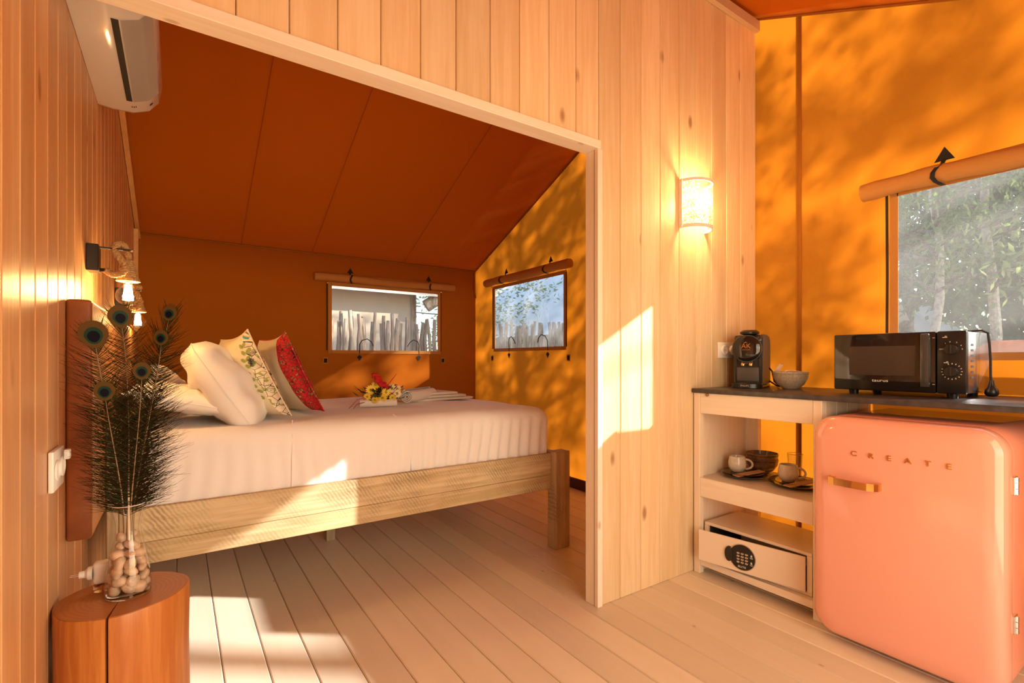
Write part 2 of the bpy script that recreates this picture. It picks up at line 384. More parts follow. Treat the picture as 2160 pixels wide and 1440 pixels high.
canvas_obj('wall_back', wall_y(YB, XL, XR, roofz(YB), [W1]), M_CANVAS_B, 'brown orange canvas wall behind the bed')
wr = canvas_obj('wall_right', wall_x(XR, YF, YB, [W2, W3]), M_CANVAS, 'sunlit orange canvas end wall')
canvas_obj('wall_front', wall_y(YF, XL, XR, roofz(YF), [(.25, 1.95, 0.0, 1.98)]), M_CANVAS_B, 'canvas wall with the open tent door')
canvas_obj('ceiling', [[(XL, YB, roofz(YB)), (XR, YB, roofz(YB)), (XR, RY, RZ), (XL, RY, RZ)], [(XL, RY, RZ), (XR, RY, RZ), (XR, YF, roofz(YF)), (XL, YF, roofz(YF))]], M_CANVAS_IN, 'dark orange sloping canvas ceiling')
# outer fly sheet over the tent; its unseen porch end added to block sun
o_ = .14
b = MB(); b.rawpolys([[(XL - .3, YB + .5, roofz(YB + .5) + o_), (XR + .18, YB + .5, roofz(YB + .5) + o_), (XR + .18, RY, RZ + o_), (XL - .3, RY, RZ + o_)],
                      [(XL - .3, RY, RZ + o_), (XR + .18, RY, RZ + o_), (XR + .18, YF - 1.6, roofz(YF - 1.6) + o_ + .35), (XL - .3, YF - 1.6, roofz(YF - 1.6) + o_ + .35)]])
tag(obj('roof_fly_sheet', b, canvas('fly_sheet', (.55, .45, .32), (.5, .4, .28), .06), smooth=0), kind='structure')
# seams of the canvas
def seam(polys_pts, w, mt, parent, nm='seam'):
    b = MB(); b.tube(polys_pts, w, 6); return obj(nm, b, mt, parent)
M_SEAM = canvas('seam_canvas', (.42, .15, .025), (.4, .12, .01), .2)
b = MB(); b.box(XR - .003, XR - .0005, 1.307, 1.323, 0, roofz(1.32) - .01); obj('seam', b, M_SEAM, wr)
b = MB(); b.tube([(XR - .008, YB - .02, roofz(YB) - .005), (XR - .008, RY, RZ - .012), (XR - .008, YF + .02, roofz(YF))], .007, 6); obj('roof_seam', b, M_SEAM, wr)
wb_ = bpy.data.objects['wall_back']
b = MB(); b.tube([(XL + .02, YB - .006, roofz(YB) - .012), (XR - .02, YB - .006, roofz(YB) - .012)], .008, 6); obj('eave_seam', b, M_SEAM, wb_)
for sx_ in (.45, 1.02, 1.9):
    b = MB(); b.tube([(sx_, YB - .01, roofz(YB) - .010), (sx_, RY + .4, roofz(RY + .4) - .003)], .0018, 5); obj('ceiling_seam', b, canvas('seam_roof', (.43, .105, .010), (.5, .2, .04), .1), bpy.data.objects['ceiling'])
# tent poles outside the canvas
for yy in (1.315, YB + .03, YF - .03):
    pr_ = .010 if yy == 1.315 else .028; px_ = XR + pr_ + .003
    b = MB(); b.tube([(px_, yy, -.3), (px_, yy, roofz(min(yy, YB)) )], pr_, 10)
    o = obj('tent_pole', b, mat('pole_wood', (.35, .22, .12), .7)); tag(o, 'wooden tent pole outside the canvas, ' + {1.315: 'beside the kitchen seam', YB + .03: 'at the back corner', YF - .03: 'at the front corner'}[yy], 'pole')
b = MB(); b.box(XR - .022, XR - .002, YP1, YB - .01, 0, .085, bev=.003); tag(obj('baseboard_right', b, M_BASE), kind='structure')
b = MB(); b.box(XL + .01, XR - .03, YB - .022, YB - .002, 0, .085, bev=.003); tag(obj('baseboard_back', b, M_BASE), kind='structure')
# batten where the left wall meets the canvas
b = MB(); b.tube([(XL + .015, 2.6, 2.62), (XL + .016, 4.70, 2.0)], .018, 4); tag(obj('trim_1', b, M_LEDGE), kind='structure', label='orange batten between left wall and ceiling')
b = MB(); b.box(XL + .001, XL + .03, 4.40, 4.43, .0, 2.0, bev=.003); tag(obj('trim_2', b, M_LEDGE), kind='structure')

# ---------------------------------------------------------------- windows with rolled flaps
def arrow(parent, c, u, n, size, down=False, nm='strap_tab'):
    """webbing arrowhead on the canvas: c centre, u sideways, n into the room"""
    c, u, n = Vector(c), Vector(u), Vector(n); z = Vector((0, 0, -1 if down else 1)); s_ = size
    pts = [c - u * s_ * .5, c + u * s_ * .5, c + z * s_ * .85] if not down else [c - u * s_ * .42, c - z * s_ * .35, c + u * s_ * .42, c + z * s_ * .7]
    b = MB(); b.poly([p + n * .003 for p in pts], d=n * .002); return obj(nm, b, M_DARK, parent)
def strip(b, pts, w, t, side):
    """flat webbing along pts"""
    side = Vector(side)
    for p, q in zip(pts, pts[1:]):
        p, q = Vector(p), Vector(q); d = (q - p).normalized(); nn = d.cross(side).normalized()
        m = basis(p, side, d, nn); b.box(-w / 2, w / 2, 0, (q - p).length + t, -t / 2, t / 2, m=m)
def window(n, org, u, nrm, w, z0, z1, lower=True, roll_over=(.13, .14), rollz=.055, rollr=.036, tabs=(.17, .83), velcro=True, tabsize=.055, shift=0, haze=None):
    """org: point on the wall at the window's left edge (z ignored); u along it; nrm into the room"""
    org, u, nrm = Vector(org), Vector(u), Vector(nrm)
    A = lambda a, z, d=0: Vector((org.x, org.y, 0)) + u * a + Vector((0, 0, z)) + nrm * d
    root = tag(empty('window_%d' % n, A(w / 2, z0)), kind='structure', label=['', 'left hand clear window in the back canvas', 'clear window in the canvas wall past the bed foot', 'large clear window over the kitchen worktop'][n])
    b = MB(); nn = 14; mm_ = 8
    b.grid(lambda a, c: A(a * w, z0 + (z1 - z0) * c, .002 + .006 * noise.noise(Vector((a * 4 + n, c * 3, 0)))), nn, mm_)
    obj('pane', b, haze or M_VINYL, root)
    fw = .028; b = MB()
    for (a0, a1, c0, c1) in ((-fw, .004, z0 - fw, z1 + fw), (w - .004, w + fw, z0 - fw, z1 + fw), (0, w, z0 - fw, z0 + .004), (0, w, z1 - .004, z1 + fw)):
        b.poly([A(a0, c0, .004), A(a1, c0, .004), A(a1, c1, .004), A(a0, c1, .004)], d=nrm * .004)
    tag(obj('hem', b, M_FLAP, root), 'stitched canvas hem round the pane')
    for a in (-fw - .012, w + fw + .004):
        b = MB(); b.tube([A(a, z1 + .02, .006), A(a + .002, (z0 + z1) / 2, .006), A(a, z0 + .0, .006)], .0055, 6); tag(obj('zip', b, M_ZIP, root), 'dark zip beside the pane')
        b = MB(); b.ball(A(a, z1 + .02, .012), .010, n=8); obj('zip_pull', b, M_GOLD, root)
    if velcro:
        for a in (-fw - .025, w + fw + .03):
            b = MB(); c = A(a, z0 - .095, .004); q = .021
            b.poly([c - u * q - Vector((0, 0, q * 1.35)), c + u * q - Vector((0, 0, q * 1.35)), c + u * q + Vector((0, 0, q * 1.35)), c - u * q + Vector((0, 0, q * 1.35))], d=nrm * .002)
            o = tag(obj('velcro_backing', b, M_FLAP, root))
            b = MB(); q = .014; c = c + nrm * .0022
            b.poly([c - u * q - Vector((0, 0, q * 1.35)), c + u * q - Vector((0, 0, q * 1.35)), c + u * q + Vector((0, 0, q * 1.35)), c - u * q + Vector((0, 0, q * 1.35))], d=nrm * .002)
            tag(obj('velcro_square', b, M_VELCRO, root), 'black velcro square')
    if lower:
        for i, f in enumerate((.24, .80)):
            a = f * w
            arrow(root, A(a, z0 - .060, .004), u, nrm, .055, down=True, nm='lower_tab')
            s_ = 1 if i == 0 else -1
            pts = [A(a, z0 - .03, .006), A(a, z0 + .06, .012), A(a + s_ * .02, z0 + .10, .02), A(a + s_ * .07, z0 + .115, .028), A(a + s_ * .11, z0 + .085, .028), A(a + s_ * .13, z0 + .045, .02)]
            b = MB(); b.tube(pts, .0042, 5); tag(obj('loose_tie', b, M_DARK, root), 'thin black tie hanging over the pane')
    return root, A
def roll(A, u, nrm, w, z, r, a0, a1, tabs, label, tabsize, kink=True):
    t = thing('rolled_blind', label, 'blind', A((a0 + a1) / 2, z, 0))
    b = MB(); pts = []; N = 24
    for i in range(N + 1):
        f = i / N; a = a0 + (a1 - a0) * f
        pts.append(A(a, z + .006 * math.sin(f * 9), r + .004))
    b.tube(pts, [r * (1 + .07 * math.sin(i * 1.7)) for i in range(N + 1)], 14); obj('roll', b, M_FLAP, t)
    b = MB(); b.tube([A(a0 + .07, z + r * .8, r * .5), A(a1 - .05, z + r * .95, r * .5)], r * .45, 8); obj('roll_fold', b, M_FLAP, t)
    for f in tabs:
        a = a0 + (a1 - a0) * f
        b = MB(); pts = []
        for k in range(9):
            th = R(115 - k * 27); pts.append(A(a + .012 * math.sin(k), z + (r + .004) * math.sin(th), r + .004 + (r + .004) * math.cos(th)))
        pts = [A(a + .008, z + r * 1.9, .004)] + pts
        strip(b, pts, .016, .002, u); obj('strap', b, M_DARK, t)
        arrow(t, A(a + .008, z + r * 1.75, 0), u, nrm, tabsize)
    return t
UX, UYm, NB, NR = (1, 0, 0), (0, -1, 0), (0, -1, 0), (-1, 0, 0)
M_HAZY = vinyl('hazy_vinyl', haze=.09, sc=1.3)
w1, A1 = window(1, (W1[0], YB, 0), UX, NB, W1[1] - W1[0], W1[2], W1[3])
roll(A1, Vector(UX), Vector(NB), W1[1] - W1[0], W1[3] + .065, .036, -.16, W1[1] - W1[0] + .17, (.23, .80), 'rolled canvas blind over the window behind the bed', .06)
w2, A2 = window(2, (XR, W2[1], 0), UYm, NR, W2[1] - W2[0], W2[2], W2[3])
roll(A2, Vector(UYm), Vector(NR), W2[1] - W2[0], W2[3] + .065, .038, -.12, W2[1] - W2[0] + .12, (.24, .77), 'rolled canvas blind over the window past the bed foot', .06)
w3, A3 = window(3, (XR, W3[1], 0), UYm, NR, W3[1] - W3[0], W3[2], W3[3], lower=False, velcro=False, haze=M_HAZY)
roll(A3, Vector(UYm), Vector(NR), W3[1] - W3[0], W3[3] + .035, .040, -.125, W3[1] - W3[0] + .12, (.215, .8), 'fat rolled canvas blind over the kitchen window', .07)
# strut cords hanging at the back corner
b = MB(); b.tube([(XR - .03, YB - .03, roofz(YB) - .03), (XR - .05, YB - .05, 1.86), (XR - .02, YB - .03, 1.75)], .012, 6); tag(obj('corner_toggle', b, M_SEAM, wb_))

# ---------------------------------------------------------------- bed
def sawn(name, axis, c0, c1):
    m = wood(name, c0, c1, (.16, .09, .04), axis, .7, .7, 4.0, kth=.09, bump=.3); nt = m.node_tree; N = nt.nodes; L = nt.links; p = N['Principled BSDF']
    g = N.new('ShaderNodeNewGeometry'); mp = N.new('ShaderNodeMapping'); mp.inputs['Rotation'].default_value = (0, R(34), 0); L.new(g.outputs['Position'], mp.inputs[0])
    w = N.new('ShaderNodeTexWave'); w.inputs['Scale'].default_value = 24; w.inputs['Distortion'].default_value = 4; w.inputs['Detail'].default_value = 4; w.inputs['Detail Scale'].default_value = 1.6; L.new(mp.outputs[0], w.inputs[0])
    n = N.new('ShaderNodeTexNoise'); n.inputs['Scale'].default_value = 5; n.inputs['Detail'].default_value = 4; L.new(g.outputs['Position'], n.inputs[0])
    mr = N.new('ShaderNodeMapRange'); mr.inputs['From Min'].default_value = .45; mr.inputs['From Max'].default_value = .7; L.new(n.outputs[0], mr.inputs[0])
    mu = N.new('ShaderNodeMath'); mu.operation = 'MULTIPLY'; L.new(mr.outputs[0], mu.inputs[0]); L.new(w.outputs[0], mu.inputs[1])
    mm = N.new('ShaderNodeMath'); mm.operation = 'MULTIPLY'; mm.inputs[1].default_value = .8; L.new(mu.outputs[0], mm.inputs[0])
    mix = N.new('ShaderNodeMix'); mix.data_type = 'RGBA'; old = p.inputs['Base Color'].links[0].from_socket
    L.new(mm.outputs[0], mix.inputs['Factor']); L.new(old, mix.inputs['A']); mix.inputs['B'].default_value = (c0[0] * .42, c0[1] * .42, c0[2] * .42, 1); L.new(mix.outputs['Result'], p.inputs['Base Color'])
    return m
M_BEDX = sawn('rough_sawn_rail', 'x', (.48, .34, .17), (.70, .54, .32)); M_BEDZ = sawn('rough_sawn_post', 'z', (.40, .29, .16), (.58, .44, .27)); M_BEDY = wood('rough_sawn_end', (.5, .36, .2), (.6, .45, .28), (.2, .1, .05), 'y')
bed = thing('bed', 'double bed frame of rough sawn greyish pine with square posts', 'bed', (.82, 2.9, 0))
BY = 2.195
b = MB(); b.box(-.13, 1.756, BY, BY + .028, .417, .538, bev=.002); obj('side_rail', b, M_BEDX, bed)
b = MB(); b.box(-.13, 1.756, BY + .002, BY + .030, .337, .4155, bev=.002); obj('side_rail', b, M_BEDX, bed)
b = MB(); b.box(1.757, 1.863, 2.155, 2.228, 0, .548, bev=.003); obj('leg', b, M_BEDZ, bed)
b = MB(); b.box(1.757, 1.863, 3.60, 3.673, 0, .548, bev=.003); obj('leg', b, M_BEDZ, bed)
b = MB(); b.box(-.1995, -.168, 2.155, 2.235, 0, .835, bev=.003); b.box(-.167, -.131, 2.165, 2.235, 0, .820, bev=.003); obj('head_post', b, M_BEDZ, bed)
b = MB(); b.box(-.1995, -.131, 3.60, 3.673, 0, .82, bev=.003); obj('head_post', b, M_BEDZ, bed)
b = MB(); b.box(-.13, 1.756, 3.61, 3.638, .337, .538, bev=.002); obj('side_rail', b, M_BEDX, bed)
b = MB(); b.box(1.80, 1.828, 2.229, 3.599, .337, .538, bev=.002); obj('end_rail', b, M_BEDY, bed)
b = MB(); b.box(-.1995, -.172, 2.236, 3.599, .35, .80, bev=.002); obj('head_rail', b, M_BEDY, bed)
for i in range(9):
    xx = .0 + i * .205; b = MB(); b.box(xx, xx + .09, BY + .031, 3.609, .425, .443, bev=.002); obj('slat', b, M_BEDY, bed)
b = MB(); b.box(-.13, 1.79, 3.02, 3.06, .385, .4245); obj('centre_beam', b, M_BEDX, bed)
b = MB(); b.box(.727, .777, 3.015, 3.065, 0, .3845, bev=.002); obj('centre_leg', b, M_BEDZ, bed)

def roundbox(b, x0, x1, y0, y1, z0, z1, r, nx, ny, nz, disp=None):
    c = [(x0, x1), (y0, y1), (z0, z1)]; n = (nx, ny, nz)
    def mp(p):
        q = Vector([min(max(p[i], c[i][0] + r), c[i][1] - r) for i in range(3)]); d = Vector(p) - q
        if d.length > 1e-7: nn = d.normalized(); out = q + nn * r
        else: nn = Vector((0, 0, 1)); out = Vector(p)
        return disp(out, nn) if disp else out
    for ax in range(3):
        u, v = [(1, 2), (0, 2), (0, 1)][ax]
        for s_ in (0, 1):
            def fn(a, c_, ax=ax, u=u, v=v, s_=s_):
                p = [0, 0, 0]; p[ax] = c[ax][s_]; p[u] = c[u][0] + (c[u][1] - c[u][0]) * a; p[v] = c[v][0] + (c[v][1] - c[v][0]) * c_; return mp(p)
            b.grid(fn, n[u], n[v])
    bmesh.ops.remove_doubles(b.bm, verts=b.bm.verts[:], dist=1e-5)
def sheet_disp(p, n):
    q = p.copy()
    if n.z > .3: q.z += .010 * noise.noise(Vector((p.x * 2.2, p.y * 2.6, 0))) + .004 * noise.noise(Vector((p.x * 9, p.y * 7, 3))) - .02 * max(0, p.x - 1.2) ** 2
    side = max(0, -n.y); k = (1 - max(0, n.z)) * side
    fan = min(1, max(0, (p.x - .55) / 1.1)); low = (0.80 - p.z) / .3
    ph = (p.x + (.80 - p.z) * .22 * fan) * 2 * math.pi
    q.y += k * ((.003 + .008 * fan) * math.sin(ph * 15 + 3 * noise.noise(Vector((p.x * 3, p.z * 3, 0)))) * min(1, low * 2) + .008 * noise.noise(Vector((p.x * 5 + p.z * 3, p.z * 4, 1))))
    if abs(p.x - .40) < .008 and side: q.y += .003
    if n.x > .5: q.x += .006 * math.sin(p.y * 70) * min(1, low * 2)
    return q
b = MB(); roundbox(b, -.165, 1.79, 2.226, 3.595, .444, .800, .075, 160, 60, 26, sheet_disp)
mattress = tag(obj('mattress', b, M_SHEET, smooth=180), 'thick double mattress in a wrinkled white fitted sheet on the pine bed', 'mattress')
b = MB(); b.tube([(.395, 2.224, .50), (.397, 2.2235, .64), (.40, 2.232, .755), (.41, 2.29, .808)], .0025, 5); obj('sheet_seam', b, M_SHEET, mattress)
b = MB(); b.tube([(.93, 2.222, .50), (.92, 2.2225, .64), (.90, 2.232, .76), (.86, 2.29, .806)], .0022, 5); obj('sheet_seam', b, M_SHEET, mattress)

def pillow_mesh(w, h, t, pinch=.06, nu=26, nv=26, wr=.010, seed=0, power=.42, fold=None, asym=None, rnd=0, keep=None):
    b = MB()
    for s_ in (1, -1):
        def fn(a, c, s_=s_):
            u, v = a * 2 - 1, c * 2 - 1
            x_ = w / 2 * u * (1 - pinch * (1 - v * v)); z_ = h / 2 * v * (1 - pinch * (1 - u * u))
            e = max(0, (1 - u * u) * (1 - v * v)) ** power
            if rnd: x_ *= math.sqrt(1 - rnd * v * v); z_ *= math.sqrt(1 - rnd * u * u)
            y_ = s_ * t / 2 * e * (asym[0 if s_ > 0 else 1] if asym else 1) + wr * e * noise.noise(Vector((u * 2.3 + seed, v * 2.3, s_ * 3))) + wr * .6 * e * noise.noise(Vector((u * 6 + seed, v * 3, s_ * 7)))
            if fold: y_ += fold(u, v, s_, e)
            return Vector((x_, y_, z_))
        b.grid(fn, nu, nv)
    if keep:
        kill = []
        for i, f in enumerate(b.bm.faces):
            s_ = 1 if i < nu * nv else -1; u = (((i % (nu * nv)) // nv) + .5) / nu * 2 - 1
            if not keep(s_, u): kill.append(f)
        bmesh.ops.delete(b.bm, geom=kill, context='FACES')
    bmesh.ops.remove_doubles(b.bm, verts=b.bm.verts[:], dist=1e-5)
    return b
def place(T, B, wv, off=(0, 0, 0)):
    T, B, wv = Vector(T), Vector(B), Vector(wv); zax = (T - B).normalized(); xax = (wv - zax * wv.dot(zax)).normalized(); yax = zax.cross(xax)
    return basis((T + B) / 2 + wv / 2 + Vector(off), xax, yax, zax)
def fabric_print(name, base, inks, dens=1.0, dark=(.05, .03, .02), sc=1.0):
    m, nt, p = newmat(name); N = nt.nodes; L = nt.links
    tc = N.new('ShaderNodeTexCoord'); v = N.new('ShaderNodeTexVoronoi'); v.inputs['Scale'].default_value = 22; L.new(tc.outputs['Object'], v.inputs[0])
    n = N.new('ShaderNodeTexNoise'); n.inputs['Scale'].default_value = 9 * sc; n.inputs['Detail'].default_value = 1; n.inputs['Distortion'].default_value = 2.2; L.new(tc.outputs['Object'], n.inputs[0])
    r = N.new('ShaderNodeValToRGB'); e = r.color_ramp; e.interpolation = 'CONSTANT'; e.elements[0].color = (*base, 1); e.elements[0].position = 0; e.elements[1].color = (*inks[0], 1); e.elements[1].position = .56
    for i, (ps, c) in enumerate(inks[1:]):
        x_ = e.elements.new(ps); x_.color = (*c, 1)
    L.new(n.outputs[0], r.inputs[0])
    l = N.new('ShaderNodeValToRGB'); l.color_ramp.interpolation = 'CONSTANT'; l.color_ramp.elements[0].color = (1, 1, 1, 1); l.color_ramp.elements[0].position = 0; l.color_ramp.elements[1].color = (0, 0, 0, 1); l.color_ramp.elements[1].position = .045 * dens
    v2 = N.new('ShaderNodeTexVoronoi'); v2.feature = 'DISTANCE_TO_EDGE'; v2.inputs['Scale'].default_value = 26 * sc; L.new(tc.outputs['Object'], v2.inputs[0]); L.new(v2.outputs['Distance'], l.inputs[0])
    mx = N.new('ShaderNodeMix'); mx.data_type = 'RGBA'; L.new(l.outputs[0], mx.inputs['Factor']); L.new(r.outputs[0], mx.inputs['A']); mx.inputs['B'].default_value = (*dark, 1)
    L.new(mx.outputs['Result'], p.inputs['Base Color']); p.inputs['Roughness'].default_value = .85
    return m
M_CASE = mat('white_pillowcase', (.84, .80, .76), .85, sheen=.3, nscale=9, bump=.25)
def pillow_obj(name, label, m, w, h, t, mt, group=None, pr=None, pu=-2, seam=None, **kw):
    e = m.to_euler(); t_ = thing(name, label, 'pillow' if 'pillow' in name else 'cushion', m.translation, group=group, rot=e)
    isp = (lambda s_, u: s_ == front or u < pu) if pr else None
    b = pillow_mesh(w, h, t, keep=(lambda s_, u: not isp(s_, u)) if pr else None, **kw); o = obj('cover', b, mt, t_, local=True, smooth=180, recalc=not pr)
    if pr:
        b = pillow_mesh(w, h, t, keep=isp, **kw); tag(obj('printed_face', b, pr, t_, local=True, smooth=180, recalc=False), 'printed front face')
    b = MB(); pts = []
    pk = kw.get('pinch', .06)
    for k in range(64):
        a = k / 64 * 4; s_ = int(a); f = (a - s_) * 2 - 1
        u, v = [(f, -1), (1, f), (-f, 1), (-1, -f)][s_]
        pts.append(Vector((w / 2 * u * (1 - pk * (1 - v * v)), 0, h / 2 * v * (1 - pk * (1 - u * u)))))
    rn = kw.get('rnd', 0)
    if rn: pts = [Vector((q.x * math.sqrt(1 - rn * (q.z / h * 2) ** 2), 0, q.z * math.sqrt(1 - rn * (q.x / w * 2) ** 2))) for q in pts]
    b.tube(pts, .0028, 5, closed=True); obj('edge_seam', b, seam or mt, t_, local=True)
    return t_
crease = lambda u, v, s_, e: -.022 * e * math.exp(-((u + .55 + .25 * v) / .12) ** 2) + .010 * e * math.sin(v * 9 + u * 4) * (u < 0) - .014 * e * math.exp(-((u + .1 - .3 * v) / .09) ** 2)
pm = place((.035, 2.27, 1.125), (.262, 2.27, .775), (.05, .60, 0))
p_big = pillow_obj('pillow', 'big white pillow standing on edge next to the floral cushions', pm, .60, .45, .21, M_CASE, seed=2, power=.40, fold=crease, pinch=.0, rnd=.30, wr=.012)
pillow_obj('pillow', 'white pillow leaning on the headboard beyond the big upright one', place((-.135, 2.93, 1.03), (.05, 2.93, .80), (0, .60, 0)), .60, .32, .15, M_CASE, seed=5, wr=.02)
pillow_obj('pillow', 'white pillow lying flat against the headboard behind the feathers', place((-.15, 2.30, .93), (.20, 2.30, .85), (0, .58, 0), off=(0, 0, .01)), .58, .40, .11, M_CASE, seed=9, wr=.02)
M_PR1 = fabric_print('floral_print', (.84, .74, .55), [(.35, .38, .12), (.60, (.84, .74, .55)), (.645, (.08, .30, .28)), (.67, (.62, .32, .16)), (.70, (.84, .74, .55))], .45)
M_PR2 = fabric_print('red_floral_print', (.62, .015, .02), [(.40, .05, .02), (.59, (.30, .12, .03)), (.64, (.55, .38, .15)), (.68, (.50, .01, .02))], 1.0, sc=2.2)
cm = place((.262, 2.40, 1.165), (.425, 2.40, .81), (-.085, .40, 0), off=(0, 0, .005))
front = 1 if cm.to_3x3().col[1].x > 0 else -1; AS = (.35, 1.2) if front > 0 else (1.2, .35)
c1_ = pillow_obj('floral_cushion', 'cream cushion with green leaf print at its edge, between white pillow and red cushion', cm, .42, .42, .19, M_LINEN, seed=3, wr=.012, pinch=.09, asym=AS, pr=M_PR1, pu=-.93)
def panel_on(t_, w, h, tk, mt, u0, u1, off, pinch, seed, wr, name='printed_panel', sign=1):
    b = MB()
    def fn(a, c):
        u = u0 + (u1 - u0) * a; v = (c * 2 - 1) * .985
        x_ = w / 2 * u * (1 - pinch * (1 - v * v)); z_ = h / 2 * v * (1 - pinch * (1 - u * u)); e = max(0, (1 - u * u) * (1 - v * v)) ** .42
        y_ = sign * tk / 2 * e * AS[0 if sign > 0 else 1] + wr * e * noise.noise(Vector((u * 2.3 + seed, v * 2.3, sign * 3))) + wr * .6 * e * noise.noise(Vector((u * 6 + seed, v * 3, sign * 7))) + sign * off
        return Vector((x_, y_, z_))
    b.grid(fn, 26, 26); return obj(name, b, mt, t_, local=True, smooth=180)
# which face looks toward the bed foot
front = 1 if cm.to_3x3().col[1].x > 0 else -1
M_INK = mat('dark_ink', (.04, .03, .03), .8); M_LEAFP = mat('olive_leaf_print', (.30, .34, .07), .85)
# leaf sprigs printed on the near edge
def cush_pt(w, h, tk, u, v, pinch, sign, seed, wr, off=.002):
    e = max(0, (1 - u * u) * (1 - v * v)) ** .42
    return Vector((w / 2 * u * (1 - pinch * (1 - v * v)), sign * (tk / 2 * e * AS[0 if sign > 0 else 1] + off) + wr * e * noise.noise(Vector((u * 2.3 + seed, v * 2.3, sign * 3))) + wr * .6 * e * noise.noise(Vector((u * 6 + seed, v * 3, sign * 7))), h / 2 * v * (1 - pinch * (1 - u * u))))
b = MB(); b2 = MB()
for i in range(9):
    v = .74 - i * .145
    for sd in (-1, 1):
        if i > 3 and sd < 0: continue
        u = -.93 + (0.035 if sd > 0 else 0); pts = []
        for a in range(8):
            th = 2 * math.pi * a / 8; du = .030 * math.cos(th) * (1.0); dv = .052 * math.sin(th)
            uu = -.90 - .03 * (i % 2) + sd * .035 + du + dv * .3 * sd; pts.append(cush_pt(.42, .42, .19, max(-.992, uu), v + dv, .09, -front, 3, .012, .0035))
        b.poly(pts)
obj('leaf_print', b, M_LEAFP, c1_, local=True, smooth=0)
b = MB()
for k in range(7):
    th = 2 * math.pi * k / 7; c0 = (-.955, .36)
    pts = [cush_pt(.42, .42, .19, max(-.993, c0[0] + .035 * math.cos(th + d) * q), c0[1] + .10 * math.sin(th + d) * q, .09, -front, 3, .012, .004) for q, d in ((.1, 0), (.8, -.25), (1, 0), (.8, .25), (.1, 0))]
    b.tube(pts, .0013, 4)
obj('flower_print', b, M_INK, c1_, local=True)
cm2 = place((.430, 2.50, 1.168), (.592, 2.50, .815), (-.07, .42, 0), off=(0, 0, .005))
c2_ = pillow_obj('red_cushion', 'cream backed cushion with a red patterned front, nearest the bed foot', cm2, .42, .42, .18, M_LINEN, seed=6, wr=.012, pinch=.09, asym=AS, pr=M_PR2, pu=-.80, seam=M_PR2)

# towels, flowers
def spiral_roll(c, r, L_, ax, name, label, group=None):
    c = Vector(c); ax = Vector(ax).normalized(); up = Vector((0, 0, 1)); sd = up.cross(ax).normalized()
    t = thing(name, label, 'towel', (c.x, c.y, c.z - r), group=group)
    b = MB(); turns = 3.2; N = 70
    pr = lambda k, o=0: (r * (.18 + .82 * k / N) - o)
    def P_(k, a, o): th = 2 * math.pi * turns * k / N; q = pr(k, o); return c + ax * a + sd * q * math.cos(th) + up * q * math.sin(th)
    th_ = r * .17
    for k in range(N):
        for (a0, a1, o0, o1) in ((0, L_, 0, 0), (0, L_, th_, th_)):
            b.rawpolys([[P_(k, a0, o0), P_(k + 1, a0, o0), P_(k + 1, a1, o1), P_(k, a1, o1)]])
        for a in (0, L_): b.rawpolys([[P_(k, a, 0), P_(k + 1, a, 0), P_(k + 1, a, th_), P_(k, a, th_)]])
    bmesh.ops.remove_doubles(b.bm, verts=b.bm.verts[:], dist=1e-5)
    obj('rolled_cloth', b, M_TOWEL, t, smooth=60); return t
spiral_roll((1.13, 2.78, .851), .043, .34, (.75, .62, 0), 'rolled_towel', 'rolled white towel with its spiral end toward the camera, right of the bouquet')
spiral_roll((1.02, 2.66, .828), .021, .20, (-.95, .20, 0), 'rolled_towel', 'thin rolled white towel lying in front of the bouquet')
t = thing('folded_towel', 'folded white towel with square corners, rightmost on the bed', 'towel', (1.48, 3.05, .803))
m = Matrix.Translation((1.42, 3.05, .802)) @ Matrix.Rotation(R(8), 4, 'Z')
for i, (w_, z_) in enumerate(((.25, 0), (.24, .019), (.22, .038))):
    b = MB(); roundbox(b, -w_, w_ - .05 * i, -.13, .12, z_, z_ + .0185, .008, 16, 8, 4); b.tf(m); obj('fold', b, M_TOWEL, t, smooth=180)
bq = thing('bouquet', 'small bouquet of yellow and cream daisies with one red bloom and a red ribbon', 'bouquet', (.95, 2.72, .802))
for i in range(150):
    a = random.uniform(0, 2 * math.pi); q = random.uniform(.0, .115); c = Vector((.955 + q * 1.15 * math.cos(a), 2.74 + q * .6 * math.sin(a), .85 + random.uniform(-.02, .055)))
    d = Vector((math.cos(a), math.sin(a) * .6, random.uniform(-.1, .9))).normalized(); s_ = d.cross(Vector((0, 0, 1))).normalized(); n_ = d.cross(s_); L_ = random.uniform(.03, .055)
    if i == 0: b = MB()
    b.rawpolys([[c, c + d * L_ * .5 + s_ * .011 + n_ * .002, c + d * L_, c + d * L_ * .5 - s_ * .011]])
tag(obj('foliage', b, M_GREEN, bq, smooth=0, recalc=False), kind='stuff')
def daisy(c, r, n, pm_, name='daisy'):
    n = Vector(n).normalized(); u = n.orthogonal().normalized(); v = n.cross(u); c = Vector(c); b = MB(); K = 13
    for ring in (0, 1):
        for k in range(K):
            a = 2 * math.pi * (k + ring * .5) / K; d = u * math.cos(a) + v * math.sin(a); s_ = n.cross(d); q = r * (1 - .18 * ring); h = n * (.003 * ring)
            b.rawpolys([[c + d * r * .15 + h, c + d * q * .55 + s_ * r * .17 + h + n * .002, c + d * q + s_ * r * .07 + h + n * .003, c + d * q - s_ * r * .07 + h + n * .003, c + d * q * .55 - s_ * r * .17 + h + n * .002]])
    o = obj(name, b, pm_, bq, smooth=0, recalc=False)
    b = MB(); b.ball(c + n * .005, r * .27, n=8); b.tf(WM[o].inverted())
    obj('flower_centre', b, M_CENTER, o, local=True)
    return o
cam_dir = Vector((-.3, -.9, .3))
